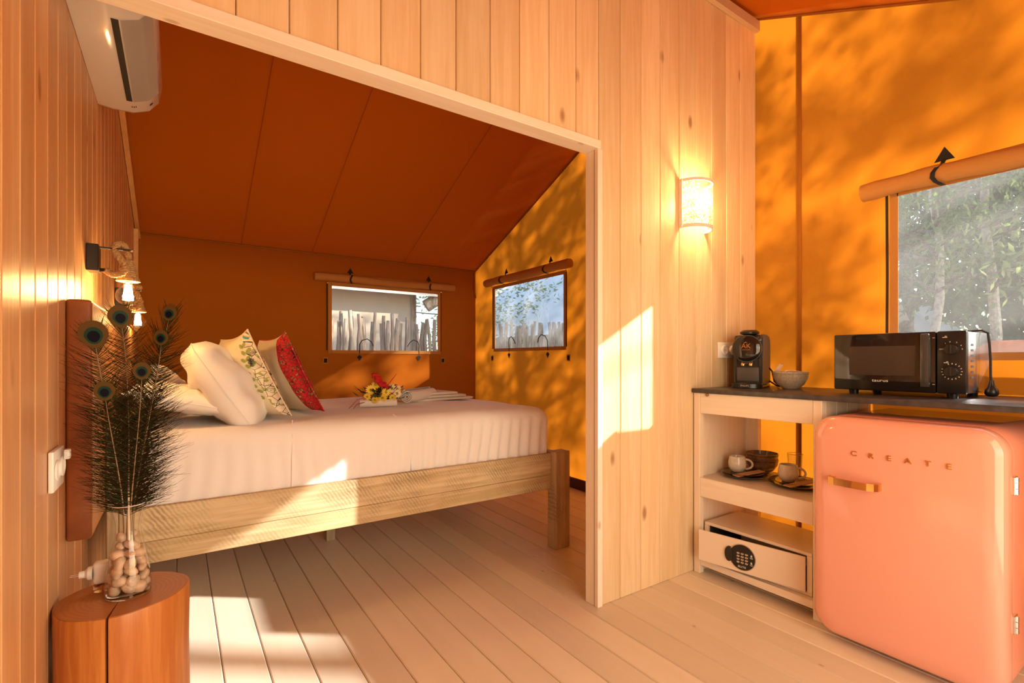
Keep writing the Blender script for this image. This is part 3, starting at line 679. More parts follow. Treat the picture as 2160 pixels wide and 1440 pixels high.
for (u_, z_, r_, k, dy) in ((.885, .900, .030, 0, 0), (.925, .925, .028, 0, .03), (.965, .885, .026, 0, -.02), (.945, .855, .027, 0, -.03), (.90, .845, .024, 0, -.03), (1.005, .855, .022, 0, -.02), (1.01, .905, .027, 1, .01), (1.045, .900, .026, 1, .01), (1.035, .875, .024, 1, -.01), (.865, .865, .022, 0, -.01)):
    daisy((u_, 2.70 + dy, z_), r_, cam_dir + Vector((random.uniform(-.4, .4), 0, random.uniform(-.2, .6))), M_PETALW if k else M_PETALY)
b = MB()
for k in range(26):
    f = k / 25; c = Vector((.985 - .075 * f, 2.72, .905 + .075 * f)); b.ball(c + Vector([random.uniform(-.012, .012) for _ in range(3)]), random.uniform(.007, .013), sx=1.4, n=6)
tag(obj('red_bloom', b, M_RED, bq), 'upright dark red bloom')
b = MB(); b.tube([(.99, 2.73, .92), (1.02, 2.73, .955), (1.045, 2.73, .985)], .002, 5); obj('stem', b, M_RED, bq)
b = MB()
for pts in ([(.88, 2.70, .845), (.84, 2.68, .862), (.80, 2.66, .853), (.765, 2.65, .822), (.75, 2.64, .812)], [(.88, 2.70, .84), (.83, 2.67, .835), (.79, 2.64, .83), (.77, 2.63, .808)]): strip(b, pts, .011, .001, (.3, .9, .2))
tag(obj('ribbon', b, M_RIB, bq), 'curled red ribbon')

# ---------------------------------------------------------------- headboard, lamps, sockets on the left wall
hb = thing('headboard', 'long flat brown upholstered headboard panel fixed to the pine wall', 'headboard', (XL + .03, 2.85, .555))
b = MB(); b.box(XL + .001, -.203, 1.845, 3.86, .556, 1.241, bev=.008, seg=3); obj('panel', b, M_LEATHER, hb)
b = MB(); b.box(-.2035, -.2015, 1.852, 3.853, .566, 1.231, bev=.0005); tag(obj('front_face', b, mat('lamplit_orange_face', (.52, .22, .06), .4, noise_amt=.25, nscale=8), hb), 'front face with the lamplight painted into its lighter orange')  # glow of the wall lamps put into this face's lighter orange
M_BULB = mat('bulb_filament', (1, .8, .5), .5, emis=(1.0, .62, .22), es=120)
def rope_lamp(y, bx, bz, label, pw):
    t = thing('rope_wall_lamp', label, 'lamp', (XL + .02, y, bz + .06), group=None)
    dz = bz - 1.31
    b = MB(); b.box(XL + .001, XL + .034, y - .085, y - .010, 1.378 + dz, 1.470 + dz, bev=.002); tag(obj('wall_plate', b, M_BLACKPL, t), 'black wall plate')
    b = MB(); b.box(XL + .03, bx + .012, y - .052, y - .030, 1.4625 + dz, 1.4675 + dz, bev=.001); tag(obj('arm', b, M_BLACKPL, t), 'flat black metal arm')
    b = MB(); b.ball((bx + .013, y - .041, 1.465 + dz), .006, n=8); tag(obj('arm_cap', b, M_CHROME, t), 'pale arm cap')
    b = MB(); b.tube([(XL + .03, y - .045, 1.385 + dz), (XL + .058, y - .045, 1.387 + dz)], .007, 10); tag(obj('peg', b, M_BLACKPL, t), 'black peg')
    yy = y - .041
    ctl = [(XL + .05, yy, 1.386 + dz), (XL + .072, yy - .012, 1.372 + dz), (XL + .098, yy - .016, 1.380 + dz), (XL + .103, yy - .010, 1.41 + dz), (XL + .082, yy - .006, 1.445 + dz), (XL + .074, yy, 1.468 + dz), (XL + .086, yy, 1.484 + dz), (XL + .100, yy + .004, 1.482 + dz), (bx - .002, yy + .02, 1.462 + dz), (bx, y, 1.44 + dz), (bx, y, 1.40 + dz)]
    P_ = [Vector(p) for p in ctl]; pts = []
    for i in range(len(P_) - 1):
        p0, p1, p2, p3 = P_[max(i - 1, 0)], P_[i], P_[i + 1], P_[min(i + 2, len(P_) - 1)]
        for k in range(8):
            f = k / 8; pts.append(.5 * ((2 * p1) + (p2 - p0) * f + (2 * p0 - 5 * p1 + 4 * p2 - p3) * f * f + (3 * p1 - p0 - 3 * p2 + p3) * f ** 3))
    b = MB()
    for st in range(3):                                # three twisted strands
        q = []
        for i, p in enumerate(pts):
            tn = (pts[min(i + 1, len(pts) - 1)] - pts[max(i - 1, 0)]).normalized(); u = tn.cross(Vector((0, 1, .2))).normalized(); v = tn.cross(u); a = i * .75 + st * 2.094
            q.append(p + (u * math.cos(a) + v * math.sin(a)) * .0058)
        b.tube(q, .0066, 6)
    tag(obj('rope', b, M_ROPE, t), 'thick looped jute rope')
    b = MB(); prof = []
    for i in range(9): prof += [(.015 + .0019 * i, .088 - i * .0078 + .003), (.0175 + .0019 * i, .088 - i * .0078)]
    b.lathe([(0.004, .095)] + prof + [(.036, .018), (.037, .012), (.030, .010), (.012, .012)], 20, Matrix.Translation((bx, y, bz + .035 - .0)))
    tag(obj('rope_socket', b, M_ROPE, t), 'rope wound lamp socket')
    b = MB(); b.lathe([(.013, .050), (.014, .036), (.022, .026), (.034, .012), (.039, -.004), (.036, -.020), (.026, -.032), (.012, -.039), (0, -.041)], 24, Matrix.Translation((bx, y, bz)))
    tag(obj('bulb', b, M_GLASSV, t), 'clear round glass bulb')
    b = MB()
    for k in range(4):
        a = k * math.pi / 2 + .4; b.tube([(bx + .006 * math.cos(a), y + .006 * math.sin(a), bz + .034), (bx + .012 * math.cos(a), y + .012 * math.sin(a), bz - .022)], .0052, 6)
    tag(obj('filament', b, M_BULB, t), 'glowing filament')
    l = bpy.data.lights.new('lamp_glow', 'POINT'); l.energy = pw; l.color = (1.0, .58, .22); l.shadow_soft_size = .02
    lo = bpy.data.objects.new('lamp_glow', l); COL.objects.link(lo); lo.location = (bx, y, bz + .0)
rope_lamp(2.30, -.150, 1.31, 'rope wall lamp with glowing clear bulb nearest the camera above the headboard', 5)
rope_lamp(3.25, -.172, 1.272, 'rope wall lamp with glowing clear bulb farther along, behind the feathers', 5)
ls = thing('wall_socket', 'small white double socket on the left pine wall near the headboard', 'socket', (XL, 1.68, .75))
b = MB(); b.box(XL + .001, XL + .012, 1.615, 1.745, .745, .845, bev=.003, seg=2); obj('plate', b, M_BRICKW, ls)
for yy in (1.648, 1.712):
    b = MB(); b.lathe([(.026, 0), (.026, .004), (.021, .005), (.019, .001), (0, .001)], 20, Matrix.Translation((XL + .0125, yy, .795)) @ Matrix.Rotation(R(90), 4, 'Y')); obj('round_outlet', b, M_BRICKW, ls)
b = MB(); b.box(XL + .0175, XL + .030, 1.700, 1.722, .812, .838, bev=.004, seg=2); obj('plug_top', b, M_BRICKW, ls)

# air conditioner
ac = thing('air_conditioner', 'white wall mounted air conditioner high on the left pine wall', 'air conditioner', (XL + .11, 2.13, 2.07))
prof = [(0, .0), (.05, -.006), (.115, -.004), (.165, .016), (.195, .055), (.208, .12), (.205, .20), (.19, .26), (.15, .285), (0, .29)]
prof = [(x_, z_ + 2.078) for x_, z_ in prof]
b = MB(); A0, A1_ = 1.715, 2.55
rings = []
for (yy, ins) in ((A0, .010), (A0 + .004, .003), (A0 + .012, 0), (A1_ - .03, 0), (A1_ - .014, .004), (A1_ - .005, .014), (A1_, .03)):
    rings.append([b.bm.verts.new((XL + .001 + max(0, x_ - ins * (x_ > 0)), yy, z_ + ins * (.5 if z_ < 2.2 else -.5))) for x_, z_ in prof])
for Aq, Bq in zip(rings, rings[1:]):
    for k in range(len(prof)): k2 = (k + 1) % len(prof); b.bm.faces.new((Aq[k], Aq[k2], Bq[k2], Bq[k]))
b.bm.faces.new(rings[0][::-1]); b.bm.faces.new(rings[-1])
M_ACW = mat('ac_white_gloss', (.84, .82, .79), .12, coat=.6)
obj('body', b, M_ACW, ac, smooth=50)
def acp(s_, y, o=.0015):       # a point on the unit's rounded underside at arc fraction s_
    L_ = [0]; pr = prof[:7]
    for p, q in zip(pr, pr[1:]): L_.append(L_[-1] + math.dist(p, q))
    d = s_ * L_[-1]
    for i in range(len(pr) - 1):
        if d <= L_[i + 1] + 1e-9:
            f = (d - L_[i]) / (L_[i + 1] - L_[i]); x_ = pr[i][0] + f * (pr[i + 1][0] - pr[i][0]); z_ = pr[i][1] + f * (pr[i + 1][1] - pr[i][1]); tx, tz = pr[i + 1][0] - pr[i][0], pr[i + 1][1] - pr[i][1]; l = math.hypot(tx, tz)
            return Vector((XL + .001 + x_ + o * tz / l, y, z_ - o * tx / l))
b = MB(); b.grid(lambda a, c: acp(.265 + .05 * c, 1.86 + .56 * a, .0012), 1, 3); tag(obj('air_slot', b, mat('dark_slot', (.008, .008, .008), .6), ac), 'black air outlet slot')
b = MB(); b.grid(lambda a, c: acp(.325 + .27 * c, 1.86 + .56 * a, .0035), 1, 8); bmesh.ops.solidify(b.bm, geom=b.bm.faces[:], thickness=.002); tag(obj('air_flap', b, M_ACW, ac), 'white air flap')
for k in range(3):
    b = MB(); b.grid(lambda a, c: acp(.30 + .018 * k + .008 * c, 2.462 + .014 * a, .001), 1, 1); obj('indicator', b, M_DARK, ac)
b = MB(); b.grid(lambda a, c: acp(.47 + .045 * c, 2.464 + .014 * a, .001), 1, 1); obj('display_mark', b, M_DARK, ac)
b = MB(); b.grid(lambda a, c: acp(.66 + .012 * c, 2.16 + .055 * a, .001), 4, 1); tag(obj('small_print', b, mat('grey_print', (.15, .14, .13), .6), ac), 'tiny dark maker mark')

# ---------------------------------------------------------------- stump, vase, feathers, plug in
ST = Vector((-.117, 1.655, .0)); SH = .45
stump = thing('tree_stump_table', 'short peeled log used as a bedside table, split down its front', 'table', (ST.x, ST.y, 0))
def stump_r(a): return .139 + .005 * math.sin(2 * a + 1) + .003 * math.sin(3 * a + .5) + .0016 * math.sin(7 * a)
ca = math.atan2(1.515 - 1.655, -.140 + .117)
b = MB(); NS = 96; rings = []
angs = [ca + .022 + (2 * math.pi - .044) * k / NS for k in range(NS + 1)]
for (z_, f) in ((0, 1.0), (.1, 1.01), (.2, 1.0), (.3, .99), (.40, 1.0), (.443, .997), (SH, .985)):
    ring = [b.bm.verts.new((ST.x + stump_r(a) * f * math.cos(a), ST.y + stump_r(a) * f * math.sin(a), z_)) for a in angs]
    ring.append(b.bm.verts.new((ST.x + .02 * math.cos(ca), ST.y + .02 * math.sin(ca), z_))); rings.append(ring)
n_ = len(rings[0])
for A_, B_ in zip(rings, rings[1:]):
    for k in range(n_): b.bm.faces.new((A_[k], A_[(k + 1) % n_], B_[(k + 1) % n_], B_[k]))
b.bm.faces.new(rings[0][::-1]); b.bm.faces.new(rings[-1])
M_LOG = wood('peeled_log', (.42, .13, .022), (.60, .25, .06), (.12, .04, .02), 'z', .4, .9, 3.2, kth=.10, spec=.5)
obj('log', b, M_LOG, stump, smooth=30)
m, nt, p = newmat('log_end_grain'); g = nt.nodes.new('ShaderNodeTexCoord'); w_ = nt.nodes.new('ShaderNodeTexWave'); w_.wave_type = 'RINGS'; w_.rings_direction = 'Z'; w_.inputs['Scale'].default_value = 28; w_.inputs['Distortion'].default_value = 1.5; nt.links.new(g.outputs['Object'], w_.inputs[0])
r_ = nt.nodes.new('ShaderNodeValToRGB'); r_.color_ramp.elements[0].color = (.40, .145, .032, 1); r_.color_ramp.elements[1].color = (.45, .175, .045, 1); nt.links.new(w_.outputs[0], r_.inputs[0]); nt.links.new(r_.outputs[0], p.inputs['Base Color']); p.inputs['Roughness'].default_value = .4
b = MB(); pts = [(ST.x + stump_r(a) * .975 * math.cos(a), ST.y + stump_r(a) * .975 * math.sin(a), SH + .0003) for a in angs] + [(ST.x + .02 * math.cos(ca), ST.y + .02 * math.sin(ca), SH + .0003)]
b.poly(pts, d=(0, 0, .0012)); obj('end_grain', b, m, stump)
b = MB(); b.box(ST.x - .004, ST.x + .004, ST.y - .10, ST.y - .04, 0.002, SH - .02); tag(obj('split', b, M_DARK, stump), 'dark inside of the split')

VB = Vector((-.107, 1.648, SH + .0016))
vase = thing('glass_vase', 'clear waisted glass vase of beige pebbles and feathers on the log', 'vase', VB)
vp = [(0, .0), (.046, 0), (.050, .004), (.0495, .03), (.046, .07), (.040, .105), (.033, .135), (.028, .16), (.0265, .178), (.029, .20), (.033, .22), (.0365, .238)]
def vr(z):
    for (r0, z0_), (r1, z1_) in zip(vp[1:], vp[2:]):
        if z0_ <= z <= z1_ and z1_ > z0_: return r0 + (r1 - r0) * (z - z0_) / (z1_ - z0_)
    return .04
b = MB(); b.lathe(vp, 40, Matrix.Translation(VB)); obj('wall', b, M_GLASSV, vase, smooth=50)
b = MB(); b.lathe([(0.0, .0015), (.047, .0015), (.048, .005), (.045, .011), (0, .010)], 36, Matrix.Translation(VB)); tag(obj('thick_base', b, glass('base_glass'), vase), 'thick glass base')
b = MB(); b.tube([VB + Vector((.0365 * math.cos(a), .0365 * math.sin(a), .238)) for a in [2 * math.pi * k / 40 for k in range(40)]], .0014, 6, closed=True); tag(obj('rim', b, mat('bright_rim', (.75, .75, .75), .1, .3), vase), 'bright glass rim')
random.seed(11); stones = []
z_ = .024
while z_ < .168:
    rr = vr(z_) - .0165; n_ = max(1, int(2 * math.pi * rr / .0295)) if rr > .012 else 2
    for k in range(n_):
        a = 2 * math.pi * (k + random.random() * .4) / n_ + z_ * 40; q = max(.004, rr) if rr > .012 else .008
        stones.append((q * math.cos(a), q * math.sin(a), z_ + random.uniform(-.003, .003)))
    if rr > .024: stones.append((0, 0, z_))
    z_ += .0215
st_src = []
for i in range(4):
    b = MB(); b.ball((0, 0, 0), .0145, 1.35 - .14 * i, .90 + .06 * i, .80 + .05 * (i % 2), n=12)
    for v in b.bm.verts: v.co += v.co.normalized() * .0042 * noise.noise(v.co * 65 + Vector((i * 5, 0, 0)))
    bmesh.ops.recalc_face_normals(b.bm, faces=b.bm.faces[:]); me = bpy.data.meshes.new('pebble'); b.bm.to_mesh(me); b.bm.free(); me.shade_smooth(); me.materials.append(M_STONE); st_src.append(me)
for i, s_ in enumerate(stones):
    o = bpy.data.objects.new('pebble', st_src[i % 4]); COL.objects.link(o); o.location = VB + Vector(s_); o.rotation_euler = (random.uniform(-.9, .9), random.uniform(-.9, .9), random.uniform(0, 3))
    q = random.uniform(.82, 1.12); o.scale = (q, q, q); tag(o, 'smooth beige pebble packed inside the waisted glass vase', 'pebble', 'pebbles in the glass vase')

def feather(tip, bow, label, eye=.024, nb=112, base=(0, 0), facing=(0, -1, .1), blen=.075, sh=.0013, seed=0):
    random.seed(seed + 100)
    T_ = Vector(tip); B_ = VB + Vector((base[0], base[1], .135)); t = thing('peacock_feather', label, 'feather', B_)
    c1 = VB + Vector((base[0] * .3, base[1] * .3, .26)); bow = Vector(bow)
    cp = [B_, c1, c1.lerp(T_, .55) + bow, T_]
    def S(f): q = 1 - f; return cp[0] * q ** 3 + cp[1] * 3 * q * q * f + cp[2] * 3 * q * f * f + cp[3] * f ** 3
    pts = [S(i / 24) for i in range(25)]
    b = MB(); b.tube(pts, [sh * (1.5 - 1.1 * i / 24) for i in range(25)], 5); obj('shaft', b, M_SHAFTP if eye == 0 and sh > .0015 else M_SHAFT, t)
    fc = Vector(facing).normalized(); b = MB(); bg_ = MB()
    for k in range(nb * 2):
        f = .20 + .80 * (k / (nb * 2)) ** .95; p = S(f); tn = (S(min(1, f + .01)) - S(f - .01)).normalized(); side = tn.cross(fc).normalized() * (1 if k % 2 else -1)
        L_ = blen * (1.12 if f < .6 else 1.0 if f < .85 else 1 - (f - .85) * 2.2) * random.uniform(.75, 1.15); up_ = (.12 if f < .6 else .35) + .5 * random.random() + (1.0 if f > .9 else 0)
        d = (side + tn * up_ + fc * (random.uniform(-.35, .35) if f < .8 else random.uniform(-.5, -.1))).normalized(); cv = Vector((0, 0, -1)) * random.uniform(-.5, .6) + tn * .45 + side * random.uniform(-.3, .3); w_ = .0009
        nrm_ = d.cross(fc).normalized(); tgt = bg_ if (k % 7 == 0) else b
        ps = [p + d * L_ * s_ + cv * L_ * s_ * s_ * .45 for s_ in (0, .25, .5, .75, 1)]
        for i in range(4):
            wa, wb = w_ * (1 - i * .2), w_ * (1 - (i + 1) * .2)
            tgt.rawpolys([[ps[i] - nrm_ * wa, ps[i] + nrm_ * wa, ps[i + 1] + nrm_ * wb, ps[i + 1] - nrm_ * wb]])
    o = tag(obj('barbs', b, M_BARBS, t, smooth=0, recalc=False), kind='stuff')
    if bg_.bm.verts: tag(obj('green_barbs', bg_, M_BARBG, t, smooth=0, recalc=False), kind='stuff')
    else: bg_.bm.free()
    if eye > 0:
        tn = (S(1) - S(.96)).normalized(); sd = tn.cross(fc).normalized(); c = S(1)
        def drop(b, r, off, shift, n=20, el=1.15):
            ps = []
            for i in range(n):
                a = 2 * math.pi * i / n; x_ = math.cos(a); y_ = math.sin(a); q = 1 - .18 * max(0, -y_)
                ps.append(c + sd * r * x_ * q + tn * (r * y_ * el + shift) + fc * (off + .004))
            b.poly(ps, d=fc * .0006)
        b = MB(); drop(b, eye, .001, 0); o1 = obj('eye_ring', b, M_EYE1, t, smooth=0)
        b = MB(); 
        for i in range(70):                 # fine barbs fringing the eye
            a = 2 * math.pi * i / 70; d = sd * math.cos(a) + tn * math.sin(a) * 1.15; q = d.cross(fc).normalized() * .0006
            b.rawpolys([[c + d * eye * .85 - q, c + d * eye * .85 + q, c + d * eye * random.uniform(1.3, 1.6) + fc * .002]])
        tag(obj('eye_fringe', b, M_BARBG, t, smooth=0, recalc=False), kind='stuff')
        b = MB(); drop(b, eye * .62, .0018, -eye * .12); tag(obj('eye_teal', b, M_EYE2, t, smooth=0), 'teal ring of the eye')
        b = MB(); drop(b, eye * .42, .0026, -eye * .2); tag(obj('eye_centre', b, M_EYE3, t, smooth=0), 'dark blue centre of the eye')
    return t
feather((-.172, 1.60, 1.132), (-.01, 0, .02), 'peacock feather whose big eye hangs far left before the headboard', eye=.030, base=(-.01, 0), seed=1)
feather((-.122, 1.62, 1.180), (.02, 0, .03), 'peacock feather whose eye stands just below the first glowing bulb', eye=.026, base=(-.004, .006), seed=2, facing=(.1, -1, .1))
feather((-.016, 1.63, 1.195), (.0, 0, .01), 'peacock feather leaning right with the highest eye', eye=.018, base=(.012, .0), seed=3, facing=(-.4, -1, 0), blen=.065)
feather((-.034, 1.61, 1.128), (.02, 0, .02), 'peacock feather with a small eye just under the highest eye', eye=.018, base=(.008, -.006), seed=4, facing=(-.4, -1, 0))
feather((-.076, 1.60, 1.040), (.01, 0, .0), 'peacock feather whose dark eye sits in the middle of the bunch', eye=.020, base=(.004, -.01), seed=5)
feather((-.152, 1.61, .990), (-.01, 0, .0), 'peacock feather with the low eye at left, overlapping the headboard edge', eye=.022, base=(-.008, -.008), seed=6)
feather((-.118, 1.66, .945), (.0, .01, .0), 'short dark peacock feather filling the middle above the vase', eye=.016, base=(0, .01), seed=7, blen=.085)
feather((-.060, 1.64, .960), (.02, 0, .0), 'dark peacock feather curving right over the bed sheet', eye=.0, base=(.012, .006), seed=8, blen=.085, facing=(-.2, -1, 0))
feather((-.105, 1.64, .900), (.0, 0, .0), 'bare shafted peacock feather standing nearest the camera', eye=.0, base=(.002, -.016), seed=9, blen=.05, nb=90, sh=.0019)

pl = thing('plug_in_freshener', 'white plug in air freshener with a small glass bottle lying on the log', 'air freshener', (-.172, 1.715, SH + .0016))
b = MB(); b.lathe([(0, 0), (.017, 0), (.018, .004), (.018, .016), (.012, .019), (0, .019)], 20, Matrix.Translation((-.168, 1.715, SH + .0016))); tag(obj('bottle', b, glass('amber_glass', (.75, .5, .25)), pl), 'small glass refill bottle')
b = MB(); roundbox(b, -.186, -.150, 1.700, 1.732, SH + .021, SH + .080, .010, 8, 8, 10); obj('body', b, M_WHITEPL, pl, smooth=180)
b = MB(); b.lathe([(.018, 0), (.017, .010), (.010, .016), (.009, .028), (0, .028)], 16, Matrix.Translation((-.186, 1.716, SH + .052)) @ Matrix.Rotation(R(-90), 4, 'Y')); obj('plug', b, M_WHITEPL, pl)
for dy in (-.006, .006):
    b = MB(); b.tube([(-.2145, 1.716 + dy, SH + .052), (-.232, 1.716 + dy, SH + .052)], .0016, 8); tag(obj('pin', b, M_CHROME, pl), 'metal pin')

# ---------------------------------------------------------------- ceramic sconce
sc = thing('ceramic_wall_sconce', 'glowing white half round pierced ceramic wall sconce on the partition', 'lamp', (2.165, YP0 - .001, 1.72))
m, nt, p = newmat('pierced_ceramic'); N = nt.nodes; L = nt.links; out = N['Material Output']
p.inputs['Base Color'].default_value = (.70, .52, .34, 1); p.inputs['Roughness'].default_value = .5
tr = N.new('ShaderNodeBsdfTransparent'); tl = N.new('ShaderNodeBsdfTranslucent'); tl.inputs[0].default_value = (.9, .74, .5, 1)
tc = N.new('ShaderNodeTexCoord'); v = N.new('ShaderNodeTexVoronoi'); v.feature = 'DISTANCE_TO_EDGE'; v.inputs['Scale'].default_value = 75; n = N.new('ShaderNodeTexNoise'); n.inputs['Scale'].default_value = 18; L.new(tc.outputs['Object'], n.inputs[0])
vm = N.new('ShaderNodeVectorMath'); vm.operation = 'MULTIPLY_ADD'; vm.inputs[1].default_value = (.06, .06, .06); L.new(n.outputs['Color'], vm.inputs[0]); L.new(tc.outputs['Object'], vm.inputs[2]); L.new(vm.outputs[0], v.inputs[0])
th = N.new('ShaderNodeMath'); th.operation = 'GREATER_THAN'; th.inputs[1].default_value = .10; L.new(v.outputs['Distance'], th.inputs[0])
m1 = N.new('ShaderNodeMixShader'); m1.inputs[0].default_value = .08; L.new(p.outputs[0], m1.inputs[1]); L.new(tl.outputs[0], m1.inputs[2])
m2 = N.new('ShaderNodeMixShader'); L.new(th.outputs[0], m2.inputs[0]); L.new(m1.outputs[0], m2.inputs[1]); L.new(tr.outputs[0], m2.inputs[2]); L.new(m2.outputs[0], out.inputs[0])
M_PIERCE = m; M_CER = mat('sconce_ceramic', (.90, .82, .72), .4)
mt_ = Matrix.Translation((2.160, YP0 - .002, 1.72)) @ Matrix.Diagonal((1.0, .92, 1, 1))
b = MB(); b.lathe([(.101, .016), (.101, .226)], 48, mt_, math.pi, 2 * math.pi); tag(obj('pierced_shade', b, M_PIERCE, sc, smooth=60), 'pierced ceramic front')
for (z0_, z1_, nm) in ((.0, .016, 'lower_rim'), (.226, .240, 'upper_rim')):
    b = MB(); b.lathe([(.096, z0_), (.103, z0_), (.103, z1_), (.096, z1_), (.096, z0_)], 48, mt_, math.pi, 2 * math.pi); obj(nm, b, M_CER, sc, smooth=60)
for sgn in (-1, 1):
    b = MB(); b.box(2.160 + sgn * .103 - .006, 2.160 + sgn * .103 + .006, YP0 - .020, YP0 - .0005, 1.72, 1.96, bev=.002); obj('side_rib', b, M_CER, sc)
b = MB(); b.lathe([(0, 0), (.012, .002), (.022, .02), (.024, .035), (.016, .055), (.010, .062), (0, .062)], 18, Matrix.Translation((2.160, YP0 - .048, 1.82))); tag(obj('bulb', b, mat('sconce_bulb', (1, .85, .6), .5, emis=(1.0, .78, .45), es=26), sc), 'glowing bulb inside')
l = bpy.data.lights.new('sconce_light', 'POINT'); l.energy = 12; l.color = (1.0, .68, .28); l.shadow_soft_size = .03
lo = bpy.data.objects.new('sconce_light', l); COL.objects.link(lo); lo.location = (2.160, YP0 - .076, 1.86)

# ---------------------------------------------------------------- kitchen: cabinet and worktop
cab = thing('kitchen_cabinet', 'open whitewashed pine shelf cabinet beside the partition', 'cabinet', (2.41, 1.26, 0))
CX0, CX1, CY0, CY1 = 2.165, 2.64, .952, 1.552
b = MB(); b.box(CX0, CX0 + .034, CY1 - .034, CY1, 0, .903, bev=.002); obj('post', b, M_TRIMV, cab)
b = MB(); b.box(CX0, CX0 + .034, CY0, CY0 + .034, 0, .903, bev=.002); obj('post', b, M_TRIMV, cab)
b = MB(); b.box(CX1 - .034, CX1, CY1 - .085, CY1, 0, .903, bev=.002); obj('post', b, M_TRIMV, cab)
b = MB(); b.box(CX1 - .034, CX1, CY0, CY0 + .034, 0, .903, bev=.002); obj('post', b, M_TRIMV, cab)
b = MB(); b.box(CX0 + .002, CX0 + .024, CY0 + .0345, CY1 - .0345, .802, .903, bev=.002); tag(obj('apron', b, M_WHITEWASH, cab), 'wide top board with worn paint')
b = MB(); b.box(CX0 + .001, CX0 + .024, CY0 + .0345, CY1 - .0345, .386, .480, bev=.002); obj('shelf_front', b, M_WHITEWASH, cab)
b = MB(); b.box(CX0 + .025, CX1 - .035, CY0 + .002, CY1 - .002, .460, .478, bev=.001); obj('shelf', b, M_WHITEWASH, cab)
b = MB(); b.box(CX0 + .002, CX0 + .024, CY0 + .0345, CY1 - .0345, .042, .074, bev=.002); obj('bottom_rail', b, M_WHITEWASH, cab)
b = MB(); b.box(CX0 + .025, CX1 - .035, CY0 + .002, CY1 - .002, .056, .074, bev=.001); obj('bottom_shelf', b, M_WHITEWASH, cab)
b = MB(); b.box(CX0 + .035, CX1 - .035, CY1 - .014, CY1, .0, .903); obj('side_panel', b, M_CABIN, cab)
for k in range(4):
    xa = CX0 + .035 + k * .098; b = MB(); b.box(xa + .001, xa + .097, CY0, CY0 + .014, .03, .903, bev=.002); obj('side_board', b, M_CABIN, cab)
b = MB(); b.lathe([(0, 0), (.009, 0), (.008, .0035), (0, .004)], 16, Matrix.Translation((CX0 - .0005, 1.475, .895)) @ Matrix.Rotation(R(-90), 4, 'Y')); tag(obj('screw_plug', b, mat('wood_plug', (.35, .16, .09), .6), cab), 'brown wooden plug')
wt = thing('worktop', 'dark grey brown slab worktop running from the partition to the right', 'worktop', (2.45, .7, .9035))
b = MB(); b.box(2.150, 2.742, -.15, 1.554, .9035, .925, bev=.0035, seg=2); obj('slab', b, M_WORKTOP, wt)
b = MB(); b.box(2.18, 2.72, -.13, -.11, 0, .903, bev=.002); obj('end_support', b, M_CABIN, wt)

# safe
safe = thing('hotel_safe', 'small cream electronic safe with its door ajar on the bottom shelf', 'safe', (2.37, 1.26, .0745))
SX0, SX1, SY0, SY1, SZ0, SZ1 = 2.198, 2.50, 1.004, 1.512, .0748, .256
b = MB(); tk = .014
b.box(SX0, SX1, SY0, SY1, SZ1 - tk, SZ1, bev=.002); b.box(SX0, SX1, SY0, SY1, SZ0, SZ0 + tk, bev=.002)
b.box(SX0, SX1, SY0, SY0 + tk * 1.5, SZ0 + tk, SZ1 - tk); b.box(SX0, SX1, SY1 - tk * 1.5, SY1, SZ0 + tk, SZ1 - tk); b.box(SX1 - tk, SX1, SY0 + .02, SY1 - .02, SZ0 + tk, SZ1 - tk)
obj('body', b, M_CREAMP, safe)
b = MB(); b.box(SX0 + .01, SX1 - .02, SY0 + .022, SY1 - .022, SZ0 + tk + .001, SZ0 + tk + .003); b.box(SX0 + .012, SX1 - .02, SY1 - .024, SY1 - .0215, SZ0 + .02, SZ1 - .016); tag(obj('lining', b, mat('dark_lining', (.03, .02, .015), .9), safe), 'dark lining')
# door: hinge near SY0, opened about nine degrees
DH = Vector((SX0 - .002, SY0 + .024, 0)); da = R(9); du = Vector((-math.sin(da), math.cos(da), 0)); dn = Vector((-math.cos(da), -math.sin(da), 0))
DM = lambda a, z, d=0: DH + du * a + Vector((0, 0, z)) + dn * d
dm = basis(DH, du, Vector((0, 0, 1)), du.cross(Vector((0, 0, 1))))
dw = .468; sgn = 1 if (du.cross(Vector((0, 0, 1)))).dot(dn) > 0 else -1
b = MB(); b.box(0, dw, SZ0 + .016, SZ1 - .018, -.008, .001, m=dm, bev=.0015); door = tag(obj('door', b, M_CREAMP, safe), 'cream door standing slightly open')
def on_door(build, name, mt, lab=None, par=None, smooth=35):
    o = obj(name, build, mt, par or safe, smooth=smooth); 
    if lab: tag(o, lab)
    return o
kc = (.258, .162)                                   # keypad centre along the door
fo = .002 if sgn > 0 else .002
def disc(c, r, t0, t1, n=36, rz=None):
    b = MB(); b.lathe([(0, t1), (r, t1), (r, t0), (0, t0)], n, basis(DM(c[0], c[1]), -du, Vector((0, 0, 1)), (-du).cross(Vector((0, 0, 1))))); return b
axn = (-du).cross(Vector((0, 0, 1))); FL = 1 if axn.dot(dn) > 0 else -1
OFF = .009 if FL * sgn < 0 else .002
def T0(v): return FL * (v)
on_door(disc(kc, .0605, T0(.0), T0(.0115)), 'keypad_bezel', M_CHROME, 'silver ring round the keypad')
on_door(disc(kc, .0570, T0(.0), T0(.0135)), 'keypad', M_BLACKPL, 'round black keypad')
b = MB(); b.lathe([(0, T0(.016)), (.034, T0(.016)), (.037, T0(.0)), (0, T0(.0))], 24, basis(DM(kc[0] + .060, kc[1] + .002), -du, Vector((0, 0, 1)), axn) @ Matrix.Diagonal((.55, 1, 1, 1))); on_door(b, 'turn_knob', M_BLACKGL, 'black turning handle')
